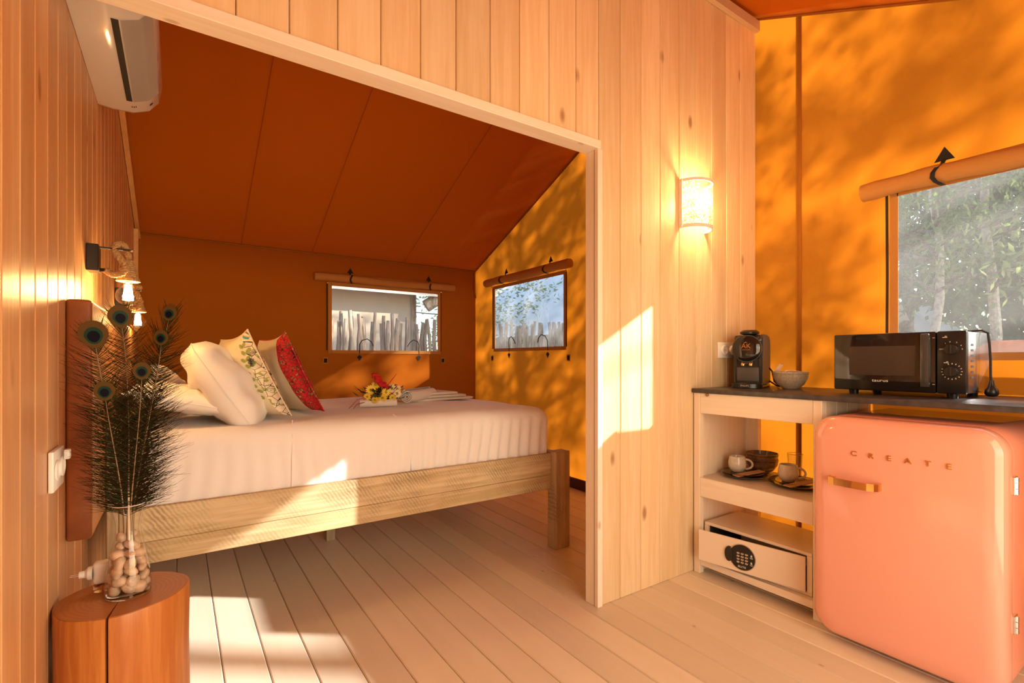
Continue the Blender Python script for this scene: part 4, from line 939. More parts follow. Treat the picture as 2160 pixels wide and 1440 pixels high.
for r_ in range(4):
    for c_ in range(3):
        cc = (kc[0] - (c_ - 1) * .0185 - .002, kc[1] + .018 - r_ * .0135)
        b = MB(); b.lathe([(0, T0(.0165)), (.0062, T0(.0165)), (.0072, T0(.013)), (0, T0(.013))], 14, basis(DM(*cc), -du, Vector((0, 0, 1)), axn) @ Matrix.Diagonal((1.1, .72, 1, 1))); on_door(b, 'key_button', M_CHROME)
        text('key_number', ['1', '2', '3', '4', '5', '6', '7', '8', '9', '*', '0', '#'][r_ * 3 + c_], .007, M_DARK, safe, basis(DM(*cc) + dn * .0168, -du, Vector((0, 0, 1)), dn), .0002)
M_WPRINT = mat('white_print', (.85, .82, .76), .5)
text('keypad_wordmark', 'ELITE', .0125, M_WPRINT, safe, basis(DM(kc[0] + .0, kc[1] - .043) + dn * .0138, -du, Vector((0, 0, 1)), dn), .0003, sx=1.25)
for dz in (.016, -.016):
    b = MB(); q = DM(kc[0] - .042, kc[1] + dz); mm = basis(q, -du, Vector((0, 0, 1)), axn); b.box(-.0035, .0035, -.003, .003, min(T0(.0136), T0(.0142)), max(T0(.0136), T0(.0142)), m=mm); b.tube([q + dn * .0140 - du * s_ * .0022 + Vector((0, 0, h_)) for s_, h_ in ((-1, .003), (-1, .006), (0, .0075), (1, .006), (1, .003 if dz > 0 else .0065))], .0006, 5); on_door(b, 'lock_symbol', M_WPRINT)
    b = MB(); b.box(-.007, .007, -.008, -.0068, min(T0(.0136), T0(.0142)), max(T0(.0136), T0(.0142)), m=mm); b.box(-.005, .005, -.0105, -.0095, min(T0(.0136), T0(.0142)), max(T0(.0136), T0(.0142)), m=mm); on_door(b, 'small_print', M_WPRINT)

# crockery on the shelf
SHZ = .4785
def plate(c, r, z, label):
    t = thing('plate', label, 'plate', (c[0], c[1], z), group=None)
    b = MB(); b.lathe([(0, .003), (r * .62, .003), (r * .70, .005), (r * .97, .015), (r, .0165), (r * .985, .0175), (r * .70, .009), (r * .62, .0065), (0, .0065)], 48, Matrix.Translation((c[0], c[1], z))); b.lathe([(r * .5, 0), (r * .56, 0), (r * .56, .004), (r * .5, .004)], 40, Matrix.Translation((c[0], c[1], z)))
    obj('dish', b, M_PLATE, t, smooth=60)
plate((2.365, 1.405), .108, SHZ, 'lower brown glazed plate under the left cup'); plate((2.365, 1.408), .098, SHZ + .0105, 'upper brown glazed plate right under the left cup')
plate((2.395, 1.165), .118, SHZ, 'lower brown glazed plate under the right cup'); plate((2.398, 1.168), .108, SHZ + .0105, 'upper brown glazed plate right under the right cup')
def mug(c, z, label, hd):
    t = thing('cup', label, 'cup', (c[0], c[1], z)); r = .043
    b = MB(); b.lathe([(0, 0), (.024, 0), (.030, .004), (.040, .020), (.0435, .036), (.042, .055), (.0375, .076), (.036, .080), (.034, .078), (.039, .055), (.040, .036), (.036, .020), (.027, .008), (0, .006)], 36, Matrix.Translation((c[0], c[1], z))); obj('body', b, M_MUG, t, smooth=60)
    d = Vector((hd[0], hd[1], 0)).normalized(); C = Vector((c[0], c[1], z)); pts = [C + d * (.040 + .030 * math.sin(a)) + Vector((0, 0, .042 + .024 * math.cos(a))) for a in [math.pi * k / 12 for k in range(13)]]
    b = MB(); b.tube([C + d * .037 + Vector((0, 0, .064))] + pts + [C + d * .038 + Vector((0, 0, .019))], .0052, 8); obj('handle', b, M_MUG, t)
mug((2.375, 1.445), SHZ + .0175, 'cream ceramic cup with dripping glaze on the left plates', (.5, -.87))
mug((2.385, 1.195), SHZ + .0175, 'cream ceramic cup on the right plates', (.5, -.87))
def bowl(c, z, r, h, mt, label, name='bowl'):
    t = thing(name, label, 'bowl', (c[0], c[1], z))
    b = MB(); b.lathe([(0, .0), (r * .42, 0), (r * .45, .003), (r * .74, h * .25), (r * .95, h * .62), (r, h), (r * .965, h + .001), (r * .91, h * .62), (r * .70, h * .30), (r * .4, .010), (0, .008)], 44, Matrix.Translation((c[0], c[1], z))); obj('dish', b, mt, t, smooth=60)
    b = MB(); b.lathe([(r * .955, h - .001), (r * 1.004, h - .003), (r * 1.004, h - .010), (r * .985, h - .011)], 44, Matrix.Translation((c[0], c[1], z))); tag(obj('rim_glaze', b, M_PLATE if mt is M_BOWLB else M_STONEWARE, t, smooth=60), 'darker glazed rim')
bowl((2.535, 1.405), SHZ, .078, .075, M_BOWLB, 'brown glazed bowl at the bottom of the nested pair'); bowl((2.535, 1.405), SHZ + .028, .078, .075, M_BOWLB, 'brown glazed bowl on top of the nested pair')
def tumbler(c, z, label):
    t = thing('drinking_glass', label, 'glass', (c[0], c[1], z))
    b = MB(); b.lathe([(0, 0), (.028, 0), (.0285, .006), (.036, .115), (.035, .1155), (.0272, .010), (0, .010)], 32, Matrix.Translation((c[0], c[1], z))); obj('tumbler', b, M_GLASSV, t, smooth=50)
    b = MB(); b.tube([Vector((c[0] + .0355 * math.cos(a), c[1] + .0355 * math.sin(a), z + .1155)) for a in [2 * math.pi * k / 30 for k in range(30)]], .0011, 6, closed=True); obj('rim', b, mat('glass_rim', (.7, .45, .15), .15, .2), t)
tumbler((2.585, 1.262), SHZ, 'clear drinking glass behind the right cup, the left of two'); tumbler((2.575, 1.065), SHZ, 'clear drinking glass behind the right cup, next to the fridge')
def cutlery(c, ang, z, label):
    rot = Euler((0, R(-5), ang)); t = thing('cutlery_pouch', label, 'cutlery', (c[0], c[1], z), rot=rot)
    b = MB(); b.box(-.085, .075, -.021, .021, 0, .004, bev=.001); obj('paper_sleeve', b, M_KRAFT, t, local=True)
    b = MB(); b.box(.07, .105, -.004, .004, .0015, .003); b.box(.105, .115, -.009, .009, .0015, .003)
    for k in range(4): b.box(.114, .142, -.009 + k * .0052, -.0065 + k * .0052, .0015, .003)
    tag(obj('fork', b, M_CHROME, t, local=True), 'metal fork sticking out')
cutlery((2.345, 1.362), R(-18), SHZ + .027, 'brown paper cutlery sleeve with a fork across the left plates'); cutlery((2.35, 1.118), R(-18), SHZ + .027, 'brown paper cutlery sleeve with a fork across the right plates')

# ---------------------------------------------------------------- on the worktop
WZ = .9255
cofr = R(199); cm0 = Vector((2.452, 1.425, WZ))
cf = thing('capsule_coffee_machine', 'black capsule coffee machine with a round glossy head beside the wall socket', 'coffee machine', cm0, rot=Euler((0, 0, cofr)))
# local axes: +x toward the viewer, y sideways, z up
M_CBODY = mat('dark_satin_plastic', (.035, .033, .033), .32); M_CSIDE = mat('grey_side_panel', (.10, .095, .09), .42)
b = MB(); prof = [(-.18, .012), (.035, .012), (.035, .155), (.05, .18), (.045, .245), (.02, .268), (-.06, .275), (-.14, .27), (-.17, .25), (-.18, .20)]
b.poly([(x_, -.062, z_) for x_, z_ in prof], d=(0, .124, 0)); bmesh.ops.bevel(b.bm, geom=b.bm.edges[:], offset=.010, segments=3, affect='EDGES'); obj('body', b, M_CBODY, cf, local=True)
for s_ in (-1, 1):
    b = MB(); b.poly([(x_ * .98 - .004, s_ * .0625, .005 + z_ * .975) for x_, z_ in prof if x_ < .04], d=(0, s_ * .006, 0)); bmesh.ops.bevel(b.bm, geom=b.bm.edges[:], offset=.003, segments=2, affect='EDGES'); tag(obj('side_cover', b, M_CSIDE, cf, local=True), 'grey satin side cover')
b = MB(); b.lathe([(0, .058), (.050, .056), (.063, .048), (.067, .035), (.067, 0), (0, 0)], 40, Matrix.Translation((.022, 0, .200)) @ Matrix.Rotation(R(90), 4, 'Y')); tag(obj('round_head', b, M_BLACKGL, cf, local=True), 'round glossy black front')
b = MB(); b.tube([Vector((.062, .0672 * math.sin(a), .200 + .0672 * math.cos(a))) for a in [2 * math.pi * k / 40 for k in range(40)]], .0018, 6, closed=True); tag(obj('head_ring', b, M_CSIDE, cf, local=True), 'thin ring round the head')
b = MB(); b.lathe([(0, .026), (.034, .024), (.046, .014), (.044, .004), (.03, 0), (0, 0)], 30, Matrix.Translation((-.005, 0, .272)) @ Matrix.Diagonal((1.25, 1, 1, 1))); tag(obj('lever_top', b, M_BLACKPL, cf, local=True), 'rounded black lever on top')
b = MB(); b.box(.034, .060, -.028, .028, .118, .150, bev=.004, seg=2); obj('spout_block', b, M_CBODY, cf, local=True)
for s_ in (-1, 1):
    b = MB(); b.lathe([(.0075, 0), (.0095, .002), (.0095, .012), (.007, .016), (0, .016), (0, 0)], 16, Matrix.Translation((.062, s_ * .018, .112))); tag(obj('spout', b, M_GOLD, cf, local=True), 'brass coloured spout')
b = MB(); b.box(.034, .040, -.052, .052, .034, .105, bev=.003, seg=2); tag(obj('front_plate', b, M_CSIDE, cf, local=True), 'grey front plate')
b = MB(); b.lathe([(0, .026), (.060, .026), (.066, .022), (.068, .002), (.066, 0), (0, 0)], 36, Matrix.Translation((.055, 0, .0)) @ Matrix.Diagonal((.85, 1.08, 1, 1))); tag(obj('drip_tray', b, M_BLACKPL, cf, local=True), 'rounded black drip tray')
b = MB(); b.box(-.18, .05, -.068, .068, 0, .014, bev=.003); obj('foot', b, M_BLACKPL, cf, local=True)
text('maker_letters', 'AK', .034, M_GOLD, cf, WM[cf] @ basis((.0805, 0, .212), (0, 1, 0), (0, 0, 1), (1, 0, 0)), .0006)
b = MB(); b.box(.0805, .0812, -.019, .019, .1925, .1945); b.tube([(.081, -.010, .226), (.081, -.006, .230), (.081, 0, .232), (.081, .005, .230)], .0008, 6); tag(obj('maker_line', b, M_GOLD, cf, local=True), 'thin gold line and arc of the emblem')
text('tray_wordmark', 'PHILIPS', .012, mat('silver_print', (.6, .58, .55), .4), cf, WM[cf] @ basis((.1135, 0, .013), (0, 1, 0), (0, 0, 1), (1, 0, 0)), .0006)
b = MB(); b.tube([(-.15, .069, .03), (-.12, .11, .006), (-.02, .135, .010), (.03, .12, .035), (.0, .105, .085), (-.05, .085, .10)][::-1], .0038, 8); tag(obj('power_cord', b, M_DARK, cf, local=True), 'black power cord at the left')
b = MB(); b.tube([(-.17, -.03, .06), (-.19, -.10, .09), (-.17, -.135, .075), (-.15, -.13, .03), (-.16, -.08, .005), (-.175, -.05, .012)], .0035, 8); tag(obj('power_cord', b, M_DARK, cf, local=True))
sk = thing('wall_socket', 'white double socket on the partition behind the coffee machine', 'socket', (2.46, YP0 - .001, 1.07))
b = MB(); b.box(2.372, 2.532, YP0 - .011, YP0 - .001, 1.078, 1.162, bev=.003, seg=2); obj('plate', b, M_BRICKW, sk)
for xx in (2.414, 2.492):
    b = MB(); b.lathe([(.026, 0), (.026, .010), (.021, .012), (.019, .002), (0, .002)], 20, Matrix.Translation((xx, YP0 - .0115, 1.12)) @ Matrix.Rotation(R(90), 4, 'X')); obj('round_outlet', b, M_BRICKW, sk)
    for dx in (-.009, .009):
        b = MB(); b.tube([(xx + dx, YP0 - .0135, 1.12), (xx + dx, YP0 - .0145, 1.12)], .0025, 8); obj('pin_hole', b, M_DARK, sk)
bowl((2.505, 1.245), WZ, .079, .084, M_STONEWARE, 'speckled stoneware bowl of sugar sachets next to the coffee machine', 'stoneware_bowl')
random.seed(3)
for i in range(9):
    q = Vector((2.505 + random.uniform(-.04, .04), 1.245 + random.uniform(-.04, .04), WZ + .066 + i * .0028)); b = MB()
    m_ = Matrix.Translation(q) @ Euler((random.uniform(-.3, .3), random.uniform(-.3, .3), random.uniform(0, 3))).to_matrix().to_4x4(); b.box(-.026, .026, -.009, .009, -.0012, .0012, bev=.001, m=m_)
    tag(obj('sugar_sachet', b, mat('pink_white_paper', (.85, .66, .62), .7) if i == 0 else bpy.data.materials['pink_white_paper']), 'pinkish white paper sugar sachet in the stoneware bowl', 'sachet', 'sugar sachets in the bowl')
b = MB(); b.box(-.026, .026, -.010, .010, -.0014, .0014, bev=.001, m=Matrix.Translation((2.47, 1.285, WZ + .100)) @ Euler((.3, .8, 1.2)).to_matrix().to_4x4()); tag(obj('sugar_sachet', b, bpy.data.materials['pink_white_paper']), 'pinkish sugar sachet sticking up above the left of the bowl rim', 'sachet')

# microwave
MX0, MX1, MY0, MY1, MZ0, MZ1 = 2.35, 2.69, .552, .988, .944, 1.176
mw = thing('microwave_oven', 'black fronted microwave oven with silver sides and two dials on the worktop', 'microwave', (2.52, .77, WZ))
b = MB(); b.box(MX0 + .030, MX1, MY0 + .004, MY1 - .004, MZ0, MZ1 - .003, bev=.005, seg=2); tag(obj('casing', b, M_STEEL, mw), 'shiny silver metal casing')
b = MB(); b.box(MX0 + .006, MX0 + .0295, .640, MY1, MZ0 - .001, MZ1, bev=.006, seg=2); tag(obj('door', b, M_BLACKGL, mw), 'glossy black door')
b = MB(); b.box(MX0 + .006, MX0 + .0295, MY0, .6385, MZ0 - .001, MZ1, bev=.006, seg=2); tag(obj('control_panel', b, M_BLACKPL, mw), 'black control panel')
b = MB(); b.box(MX0 + .0045, MX0 + .007, .701, .928, 1.006, 1.124, bev=.001); tag(obj('door_window', b, mat('smoked_window', (.055, .042, .035), .12, coat=.3), mw), 'smoky brown door window')
b = MB(); b.box(MX0 - .014, MX0 + .006, .655, .683, .965, 1.168, bev=.005, seg=2); tag(obj('door_handle', b, mat('grey_black_handle', (.05, .048, .05), .25, coat=.3), mw), 'dark upright handle')
for zz in (1.150, .975):
    b = MB(); b.box(MX0 + .0035, MX0 + .0065, .642, .650, zz, zz + .003); obj('hinge_mark', b, M_CHROME, mw)
M_KNOB = mat('dark_knob', (.02, .019, .02), .3)
for (kz, kn_) in ((1.108, 'power_dial'), (1.026, 'timer_dial')):
    b = MB(); b.lathe([(0, .018), (.0175, .018), (.0195, .014), (.0205, .002), (.0205, 0), (0, 0)], 32, Matrix.Translation((MX0 + .006, .594, kz)) @ Matrix.Rotation(R(-90), 4, 'Y')); b.box(MX0 - .016, MX0 - .010, .591, .597, kz - .016, kz + .016, bev=.001); tag(obj(kn_, b, M_KNOB, mw), 'round black dial')
UY = Vector((0, -1, 0)); UZ = Vector((0, 0, 1)); NX = Vector((-1, 0, 0))
b = MB()
for k in range(15):
    a = R(110 - k * 22); c = Vector((MX0 + .0055, .594 - .0285 * math.cos(a), 1.026 + .0285 * math.sin(a))); b.box(-.0011, .0011, -.0022, .0022, -.0004, .0004, m=basis(c, UY * math.sin(a) - UZ * math.cos(a) * 1, UY * math.cos(a) + UZ * math.sin(a), NX))
tag(obj('timer_marks', b, M_WPRINT, mw), 'white timer ticks')
for i, (a, s_) in enumerate(((180, 'OFF'), (128, '1'), (100, '2'), (62, '3'), (28, '4'), (0, '5'))):
    c = Vector((MX0 + .0055, .594 - .0295 * math.cos(R(a)), 1.108 + .0275 * math.sin(R(a)))); text('power_mark', s_, .0065, M_WPRINT, mw, basis(c, UY, UZ, NX), .0003, sx=1.2)
for (yy, zz) in ((.614, 1.152), (.610, 1.058)):
    b = MB(); b.box(MX0 + .005, MX0 + .006, yy - .007, yy + .007, zz - .001, zz + .001); b.box(MX0 + .005, MX0 + .006, yy - .006, yy, zz + .0035, zz + .005); obj('panel_symbol', b, M_WPRINT, mw)
text('door_wordmark', 'taurus', .0165, M_WPRINT, mw, basis(Vector((MX0 + .0055, .818, .985)), UY, UZ, NX), .0004, sx=1.35)
for i, (xx, yy) in enumerate(((MX0 + .05, MY1 - .06), (MX0 + .05, MY0 + .05), (MX1 - .05, MY1 - .06), (MX1 - .05, MY0 + .05))):
    b = MB(); b.lathe([(0, 0), (.016, 0), (.018, .0185), (0, .0185)], 16, Matrix.Translation((xx, yy, WZ))); obj('foot', b, M_BLACKPL, mw)
for k in range(7):
    b = MB(); b.box(MX0 + .07, MX0 + .10, MY0 + .0032, MY0 + .0045, 1.0 + k * .02, 1.008 + k * .02); obj('side_vent', b, M_DARK, mw)
b = MB(); b.tube([(MX1 - .02, .70, 1.182), (2.60, .60, 1.181), (2.555, .556, 1.182), (2.545, .536, 1.170), (2.550, .533, 1.13), (2.556, .531, 1.07), (2.552, .530, 1.01), (2.552, .528, .985)], .0042, 8); tag(obj('power_cord', b, M_BLACKPL, mw), 'black power cord hanging over the side')
b = MB(); b.lathe([(.006, .062), (.008, .050), (.012, .036), (.019, .026), (.021, .012), (.017, .004), (.010, 0), (0, 0)], 18, Matrix.Translation((2.552, .527, WZ + .004))); tag(obj('power_plug', b, M_BLACKPL, mw), 'black plug hanging at the right side')
lf = thing('leaflet', 'folded pink and white printed leaflet lying on top of the microwave at the back left', 'leaflet', (2.62, .90, MZ1))
b = MB(); b.box(2.575, 2.665, .855, .965, MZ1 - .0025, MZ1 + .010, bev=.002); obj('paper', b, mat('printed_paper', (.85, .72, .62), .6, noise_amt=.4, nscale=60), lf)

# fridge
FX0, FX1, FY0, FY1, FZ0, FZ1 = 2.045, 2.62, .388, .938, .028, .856
fr = thing('retro_fridge', 'small retro pink fridge with rounded corners and a gold handle under the worktop', 'fridge', (2.33, .663, 0))
def rrect(y0, y1, z0, z1, r, n=9):
    P = []
    for (cy, cz, a0) in ((y1 - r, z1 - r, 0), (y0 + r, z1 - r, 90), (y0 + r, z0 + r, 180), (y1 - r, z0 + r, 270)):
        for k in range(n + 1): a = R(a0 + 90 * k / n); P.append((cy + r * math.cos(a), cz + r * math.sin(a)))
    return P
def shell(b, secs, cr, bulge=0):
    rings = []
    for (x_, ins) in secs:
        rings.append([b.bm.verts.new((x_, y_, z_)) for y_, z_ in rrect(FY0 + ins, FY1 - ins, FZ0 + ins, FZ1 - ins, max(.012, cr - ins * .4))])
    n_ = len(rings[0])
    for A_, B_ in zip(rings, rings[1:]):
        for k in range(n_): b.bm.faces.new((A_[k], A_[(k + 1) % n_], B_[(k + 1) % n_], B_[k]))
    if bulge == 0: b.bm.faces.new(rings[0][::-1])
    b.bm.faces.new(rings[-1]); return rings
b = MB(); rr_ = shell(b, [(FX0 - .004, .055), (FX0 - .002, .038), (FX0 + .003, .022), (FX0 + .010, .011), (FX0 + .020, .0045), (FX0 + .034, .0005), (FX0 + .062, 0), (FX0 + .066, .004)], .078)
obj('door', b, M_PINK, fr, smooth=40)
b = MB(); shell(b, [(FX0 + .0665, .008), (FX0 + .078, .008)], .075); tag(obj('door_gasket', b, mat('rubber_gasket', (.22, .07, .04), .6), fr), 'darker door gasket')
b = MB(); shell(b, [(FX0 + .0785, .003), (FX0 + .084, 0), (FX1 - .01, 0), (FX1, .008)], .078); obj('body', b, M_PINKSIDE, fr, smooth=40)
b = MB(); hp = [(.868, .0), (.866, .022), (.858, .034), (.84, .040), (.78, .043), (.735, .041), (.716, .034), (.708, .022), (.706, .0)]
for (y0_, d0), (y1_, d1) in zip(hp, hp[1:]):
    u_ = Vector((-(d1 - d0), y1_ - y0_, 0)); Lg = u_.length; u_.normalize(); w_ = Vector((0, 0, 1)); b.box(-.0005, Lg + .0005, -.013, .013, -.0022, .0022, m=basis(Vector((FX0 - .004 - d0, y0_, .622)), u_, w_, u_.cross(w_)))
for yy in (.858, .714):
    b.box(FX0 - .020, FX0 - .002, yy - .010, yy + .008, .611, .633)
bmesh.ops.remove_doubles(b.bm, verts=b.bm.verts[:], dist=1e-4); tag(obj('door_handle', b, M_GOLD, fr), 'polished gold strap handle')
for i, ch in enumerate('CREATE'):
    yy = .788 - i * .0535; text('badge_letter', ch, .026, M_GOLD, fr, basis(Vector((FX0 - .0065, yy, .727)), UY, UZ, NX), .0022, sx=1.15)
for zz in (.685, .262):
    b = MB(); b.box(FX0 + .058, FX0 + .092, FY0 - .006, FY0 + .003, zz - .028, zz + .028, bev=.002)
    for k in (-1, 0, 1): b.tube([(FX0 + .072, FY0 - .007, zz + k * .018 - .008), (FX0 + .072, FY0 - .007, zz + k * .018 + .008)], .005, 8)
    tag(obj('hinge', b, M_CHROME, fr), 'shiny hinge')
for xx, yy in ((FX0 + .12, FY0 + .09), (FX0 + .12, FY1 - .09), (FX1 - .08, FY0 + .09), (FX1 - .08, FY1 - .09)):
    b = MB(); b.lathe([(0, 0), (.018, 0), (.018, .030), (0, .030)], 14, Matrix.Translation((xx, yy, 0.0005))); obj('foot', b, M_BLACKPL, fr)

# ---------------------------------------------------------------- outside
M_SAND = mat('dry_ground', (.42, .34, .24), .9, noise_amt=.3, nscale=1.5)
b = MB(); b.box(-14, 26, -22, 24, -.42, -.35); tag(obj('ground', b, M_SAND, smooth=0), kind='structure')
b = MB(); b.box(XL - .3, XR + .25, YF - 1.8, YF - .03, -.09, -.03); tag(obj('porch_deck', b, M_FLOOR), kind='structure')
M_STICK = wood('weathered_stick', (.22, .12, .06), (.56, .42, .27), (.1, .07, .05), 'z', .8, .6, 9)
stick_me = []
for i in range(5):
    random.seed(40 + i); b = MB(); h = 1.98; pts = [(.018 * math.sin(k * 1.3 + i), .018 * math.cos(k * 1.7 + i), h * k / 7) for k in range(8)]
    b.tube(pts, [.042 * (1 - .05 * k) * random.uniform(.85, 1.1) for k in range(8)], 6); bmesh.ops.recalc_face_normals(b.bm, faces=b.bm.faces[:])
    me = bpy.data.meshes.new('stick'); b.bm.to_mesh(me); b.bm.free(); me.shade_smooth(); me.materials.append(M_STICK); stick_me.append(me)
def stick_fence(p0, p1, label, h=1.0, n=None):
    p0, p1 = Vector(p0), Vector(p1); d = p1 - p0; n = n or int(d.length / .060); t = thing('stick_fence', label, 'fence', p0)
    for k in range(n):
        q = d * ((k + .5) / n); o = bpy.data.objects.new('stick', random.choice(stick_me)); COL.objects.link(o); o.parent = t; s_ = random.uniform(.97, 1.05) * h
        o.location = (q.x + random.uniform(-.012, .012), q.y + random.uniform(-.012, .012), 0); o.rotation_euler = (random.uniform(-.03, .03), random.uniform(-.03, .03), random.uniform(0, 6)); o.scale = (1, 1, s_)
    for zz in (.5, 1.45):
        b = MB(); b.tube([p0 + Vector((0, .04, zz)), p1 + Vector((0, .04, zz))], .018, 6); obj('fence_rail', b, M_STICK, t)
stick_fence((.9, 6.7, -.35), (5.2, 6.7, -.35), 'rustic fence of upright branches behind the back window')
stick_fence((5.2, 6.6, -.35), (5.2, 3.6, -.35), 'rustic fence of upright branches outside the side window', h=1.0)
def tent(name, label, x0, x1, y0, y1, ze, zr, mt, roofm, turn=0):
    c_ = Vector(((x0 + x1) / 2, (y0 + y1) / 2, -.35)); t = thing(name, label, 'tent', c_)
    if turn: WM[t] = Matrix.Translation(c_); t.rotation_euler = (0, 0, turn)
    b = MB(); b.rawpolys([[(x0, y0, -.35), (x1, y0, -.35), (x1, y0, ze), (x0, y0, ze)], [(x0, y1, -.35), (x1, y1, -.35), (x1, y1, ze), (x0, y1, ze)], [(x0, y0, -.35), (x0, y1, -.35), (x0, y1, ze), (x0, (y0 + y1) / 2, zr), (x0, y0, ze)], [(x1, y0, -.35), (x1, y1, -.35), (x1, y1, ze), (x1, (y0 + y1) / 2, zr), (x1, y0, ze)]])
    obj('tent_wall', b, mt, t, smooth=0)
    e = .4; ym = (y0 + y1) / 2; s_ = (zr - ze) / (ym - y0)
    b = MB(); b.rawpolys([[(x0 - e, y0 - e, ze - e * s_ + .1), (x1 + e, y0 - e, ze - e * s_ + .1), (x1 + e, ym, zr + .1), (x0 - e, ym, zr + .1)], [(x0 - e, y1 + e, ze - e * s_ + .1), (x1 + e, y1 + e, ze - e * s_ + .1), (x1 + e, ym, zr + .1), (x0 - e, ym, zr + .1)]]); obj('tent_roof', b, roofm, t, smooth=0)
    for xx in (x0, x1):
        b = MB(); b.tube([(xx, y0 - .02, -.35), (xx, y0 - .02, ze + .1)], .05, 8); obj('tent_pole', b, M_STICK, t)
M_BEIGE = mat('beige_tent_cloth', (.74, .58, .40), .9); M_TARP = mat('blue_white_tarp', (.76, .80, .86), .6, noise_amt=.12, nscale=2)
tent('neighbour_tent', 'beige canvas tent beyond the branch fence, seen by the back window', -1.5, 3.45, 8.2, 12.5, 2.3, 3.6, M_BEIGE, M_BEIGE)
tent('neighbour_tent', 'beige tent with a pale blue roof sheet, seen by the side window', 4.5, 13.5, 6.0, 10.8, 1.75, 3.4, M_BEIGE, M_TARP, turn=R(90))
lg = thing('log_beam', 'thick slanting log beam of the neighbouring porch', 'beam', (4.2, 8.0, 2.0)); b = MB(); b.tube([(3.6, 8.0, 2.0), (4.9, 7.6, 2.9)], .11, 12); obj('log', b, M_STICK, lg)
b = MB(); b.tube([(4.02, 7.9, -.35), (4.02, 7.9, 2.2)], .07, 8); tag(obj('porch_post', b, M_STICK), 'upright post of the neighbouring porch', 'post')
# outside rail and a small white gabled hut
rl = thing('deck_rail', 'pinkish wooden rail outside the kitchen window', 'rail', (3.1, -.3, -.05)); M_RAILW = mat('pink_deck_wood', (.62, .38, .28), .6, noise_amt=.3, nscale=12)
for zz in (1.00, 1.10):
    b = MB(); b.box(3.02, 3.06, -1.9, .70, zz, zz + .055, bev=.006); obj('rail_bar', b, M_RAILW, rl)
for yy in (.66, -1.0, -1.9):
    b = MB(); b.box(3.061, 3.11, yy, yy + .05, -.35, 1.16, bev=.004); obj('rail_post', b, M_RAILW, rl)
hut = thing('white_hut', 'small white gabled hut among the trees', 'hut', (14.2, 4.35, -.35)); M_HUT = mat('white_hut_paint', (.85, .82, .76), .7)
b = MB(); b.poly([(14, 3.75, -.35), (14, 4.95, -.35), (14, 4.95, 1.7), (14, 4.35, 2.35), (14, 3.75, 1.7)], d=(1.4, 0, 0)); obj('hut_wall', b, M_HUT, hut)
for s_ in (-1, 1):
    b = MB(); b.box(0, .98, -.12, 1.52, 0, .05, m=basis(Vector((13.96, 4.35, 2.36)), Vector((0, s_ * .68, -.735)), Vector((1, 0, 0)), Vector((0, s_ * .68, -.735)).cross(Vector((1, 0, 0))))); obj('hut_roof', b, mat('hut_roof_grey', (.6, .56, .5), .7) if s_ < 0 else bpy.data.materials['hut_roof_grey'], hut)
b = MB(); b.box(13.96, 13.995, 3.75, 4.95, 1.55, 1.66); b.box(13.955, 13.99, 4.30, 4.40, -.35, 2.2); obj('hut_timber', b, M_STICK, hut)

M_BARK = mat('grey_bark', (.24, .18, .13), .9, noise_amt=.5, nscale=14, bump=.6)
M_PALEB = mat('pale_bark', (.55, .48, .40), .8, noise_amt=.3, nscale=20)
def leafmat(name, c, tr_):
    m, nt, p = newmat(name); N = nt.nodes; L = nt.links; N.remove(p); d = N.new('ShaderNodeBsdfDiffuse'); d.inputs[0].default_value = (*c, 1); t = N.new('ShaderNodeBsdfTranslucent'); t.inputs[0].default_value = (*tr_, 1); x_ = N.new('ShaderNodeMixShader'); x_.inputs[0].default_value = .4
    L.new(d.outputs[0], x_.inputs[1]); L.new(t.outputs[0], x_.inputs[2]); L.new(x_.outputs[0], N['Material Output'].inputs[0]); return m
M_LEAF = leafmat('tree_leaf', (.10, .16, .05), (.20, .30, .06)); M_LEAF2 = leafmat('tree_leaf_pale', (.20, .26, .13), (.35, .42, .15))
def sprig(b, c, r, n, lsize):
    for _ in range(n):
        d = Vector((random.gauss(0, 1), random.gauss(0, 1), random.gauss(0, .7))); d = d.normalized() * r * random.random() ** .5; p = c + d
        a = Vector((random.gauss(0, 1), random.gauss(0, 1), random.gauss(-.4, 1))).normalized(); s_ = a.orthogonal().normalized() * lsize * .22; a = a * lsize
        b.rawpolys([[p, p + a * .5 + s_, p + a, p + a * .5 - s_]])
def tree(loc, h, label, clumps, mt=None, lean=(0, 0), r0=.14, lsize=.09, n=34, cr=.35, zlow=.45, spread=1.4, seed=0, gaps=None, bark=None):
    random.seed(seed); loc = Vector(loc); t = thing('tree', label, 'tree', loc)
    top = loc + Vector((lean[0], lean[1], h)); b = MB(); pts = [loc.lerp(top, k / 8) + Vector((.06 * math.sin(k * 1.1 + seed), .06 * math.cos(k * 1.5 + seed), 0)) for k in range(9)]
    b.tube(pts, [r0 * (1 - .09 * k) for k in range(9)], 10); obj('trunk', b, bark or M_BARK, t)
    f = MB(); b = MB(); nb_ = 0
    for k in range(clumps):
        fz = random.uniform(zlow, 1.05); st = loc.lerp(top, min(1, fz * .92)); a = random.uniform(0, 2 * math.pi); q = spread * random.uniform(.15, 1) * (1.15 - .55 * abs(fz - .7))
        c = st + Vector((q * math.cos(a), q * math.sin(a), random.uniform(-.1, .5)))
        if gaps and gaps(c): continue
        if q > .5 and nb_ < 40: b.tube([st, st.lerp(c, .5) + Vector((0, 0, .08)), c], [.03, .018, .007], 5); nb_ += 1
        sprig(f, c, cr * random.uniform(.6, 1.2), n, lsize)
    if b.bm.verts: obj('branches', b, M_BARK, t)
    else: b.bm.free()
    tag(obj('foliage', f, mt or M_LEAF, t, smooth=0, recalc=False), kind='stuff')
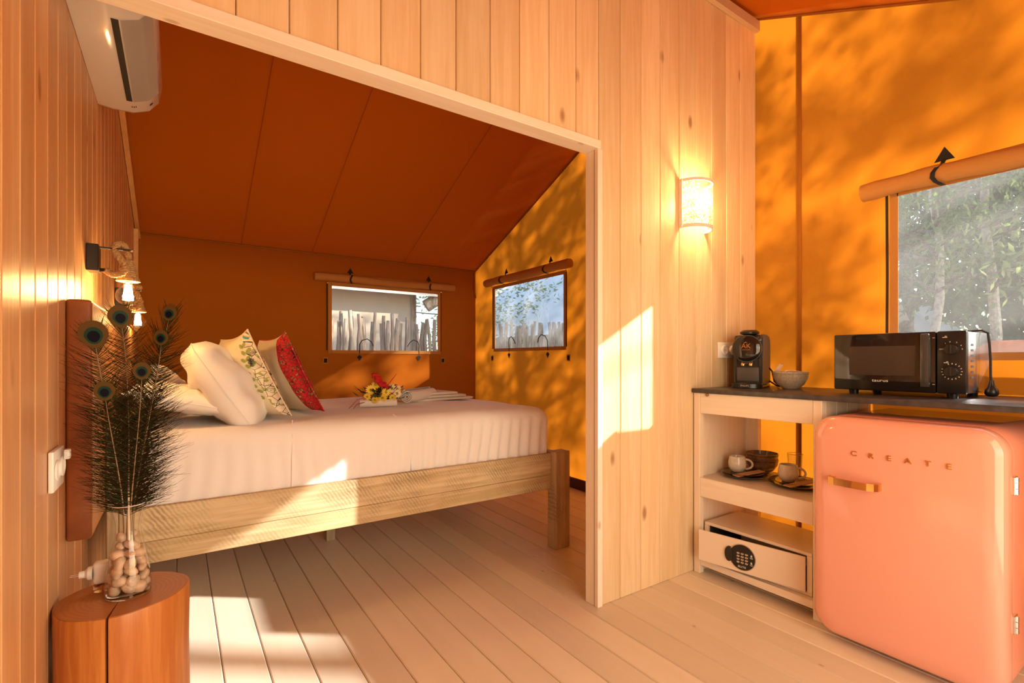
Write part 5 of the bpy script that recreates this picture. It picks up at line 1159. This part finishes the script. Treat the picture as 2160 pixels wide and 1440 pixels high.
# keep the sun's way to the kitchen window mostly clear, as the bright patches in the room show
def window_gap(c, m=.22):
    s_ = c.x - XR
    if s_ < 0: return False
    y_ = c.y + .765 * s_; z_ = c.z - .565 * s_
    if y_ > 2.4 and random.random() < .35: return True
    if (3.1 < y_ < 4.5) and (1.1 < z_ < 1.9): return random.random() < .7
    if (.6 < y_ < 1.7) and (.1 < z_ < 1.12): return random.random() < .85
    return (-.20 - m < y_ < .89 + m * .8) and (1.15 - m < z_ < 1.85 + m)
tree((7.4, -3.6, -.35), 5.6, 'leafy tree outside on the sunny side, nearest the kitchen window', 1150, lean=(-.2, .2), spread=2.3, seed=21, gaps=window_gap, cr=.20, n=26, lsize=.085, zlow=.25)
tree((7.2, .2, -.35), 5.4, 'leafy tree outside, second along from the kitchen window', 700, lean=(.1, .3), spread=2.2, seed=22, gaps=window_gap, cr=.20, n=26, lsize=.085, zlow=.60)
tree((8.6, 2.35, -.35), 6.0, 'thin tall tree with a pale trunk at the left of the kitchen window', 70, mt=M_LEAF2, spread=1.3, seed=23, r0=.07, cr=.35, lsize=.13, n=26, zlow=.42, bark=M_PALEB)
tree((9.6, 2.0, -.35), 7.0, 'slender pale tree in the middle of the kitchen window', 90, mt=M_LEAF2, spread=1.5, seed=25, r0=.08, cr=.45, lsize=.16, n=26, zlow=.35, bark=M_PALEB)
tree((11.5, 3.6, -.35), 7.0, 'tree with a bare lower trunk beside the white hut', 110, spread=1.8, seed=24, r0=.13, cr=.5, lsize=.18, zlow=.3)
tree((18.5, 2.4, -.35), 8.5, 'distant dark green tree beyond the white hut', 330, spread=3.4, seed=26, cr=.8, lsize=.40, n=34, zlow=.03)
tree((18.5, 7.2, -.35), 8.5, 'distant dark green tree at the far left', 330, spread=3.4, seed=27, cr=.8, lsize=.40, n=34, zlow=.03)
tree((18.0, -2.6, -.35), 8.5, 'distant dark green tree at the far right', 330, spread=3.4, seed=28, cr=.8, lsize=.40, n=34, zlow=.03)
tree((6.3, 10.5, -.35), 6.5, 'bright green tree behind the neighbouring tents', 240, mt=M_LEAF2, spread=2.6, seed=29, cr=.5, zlow=.15, lsize=.12)
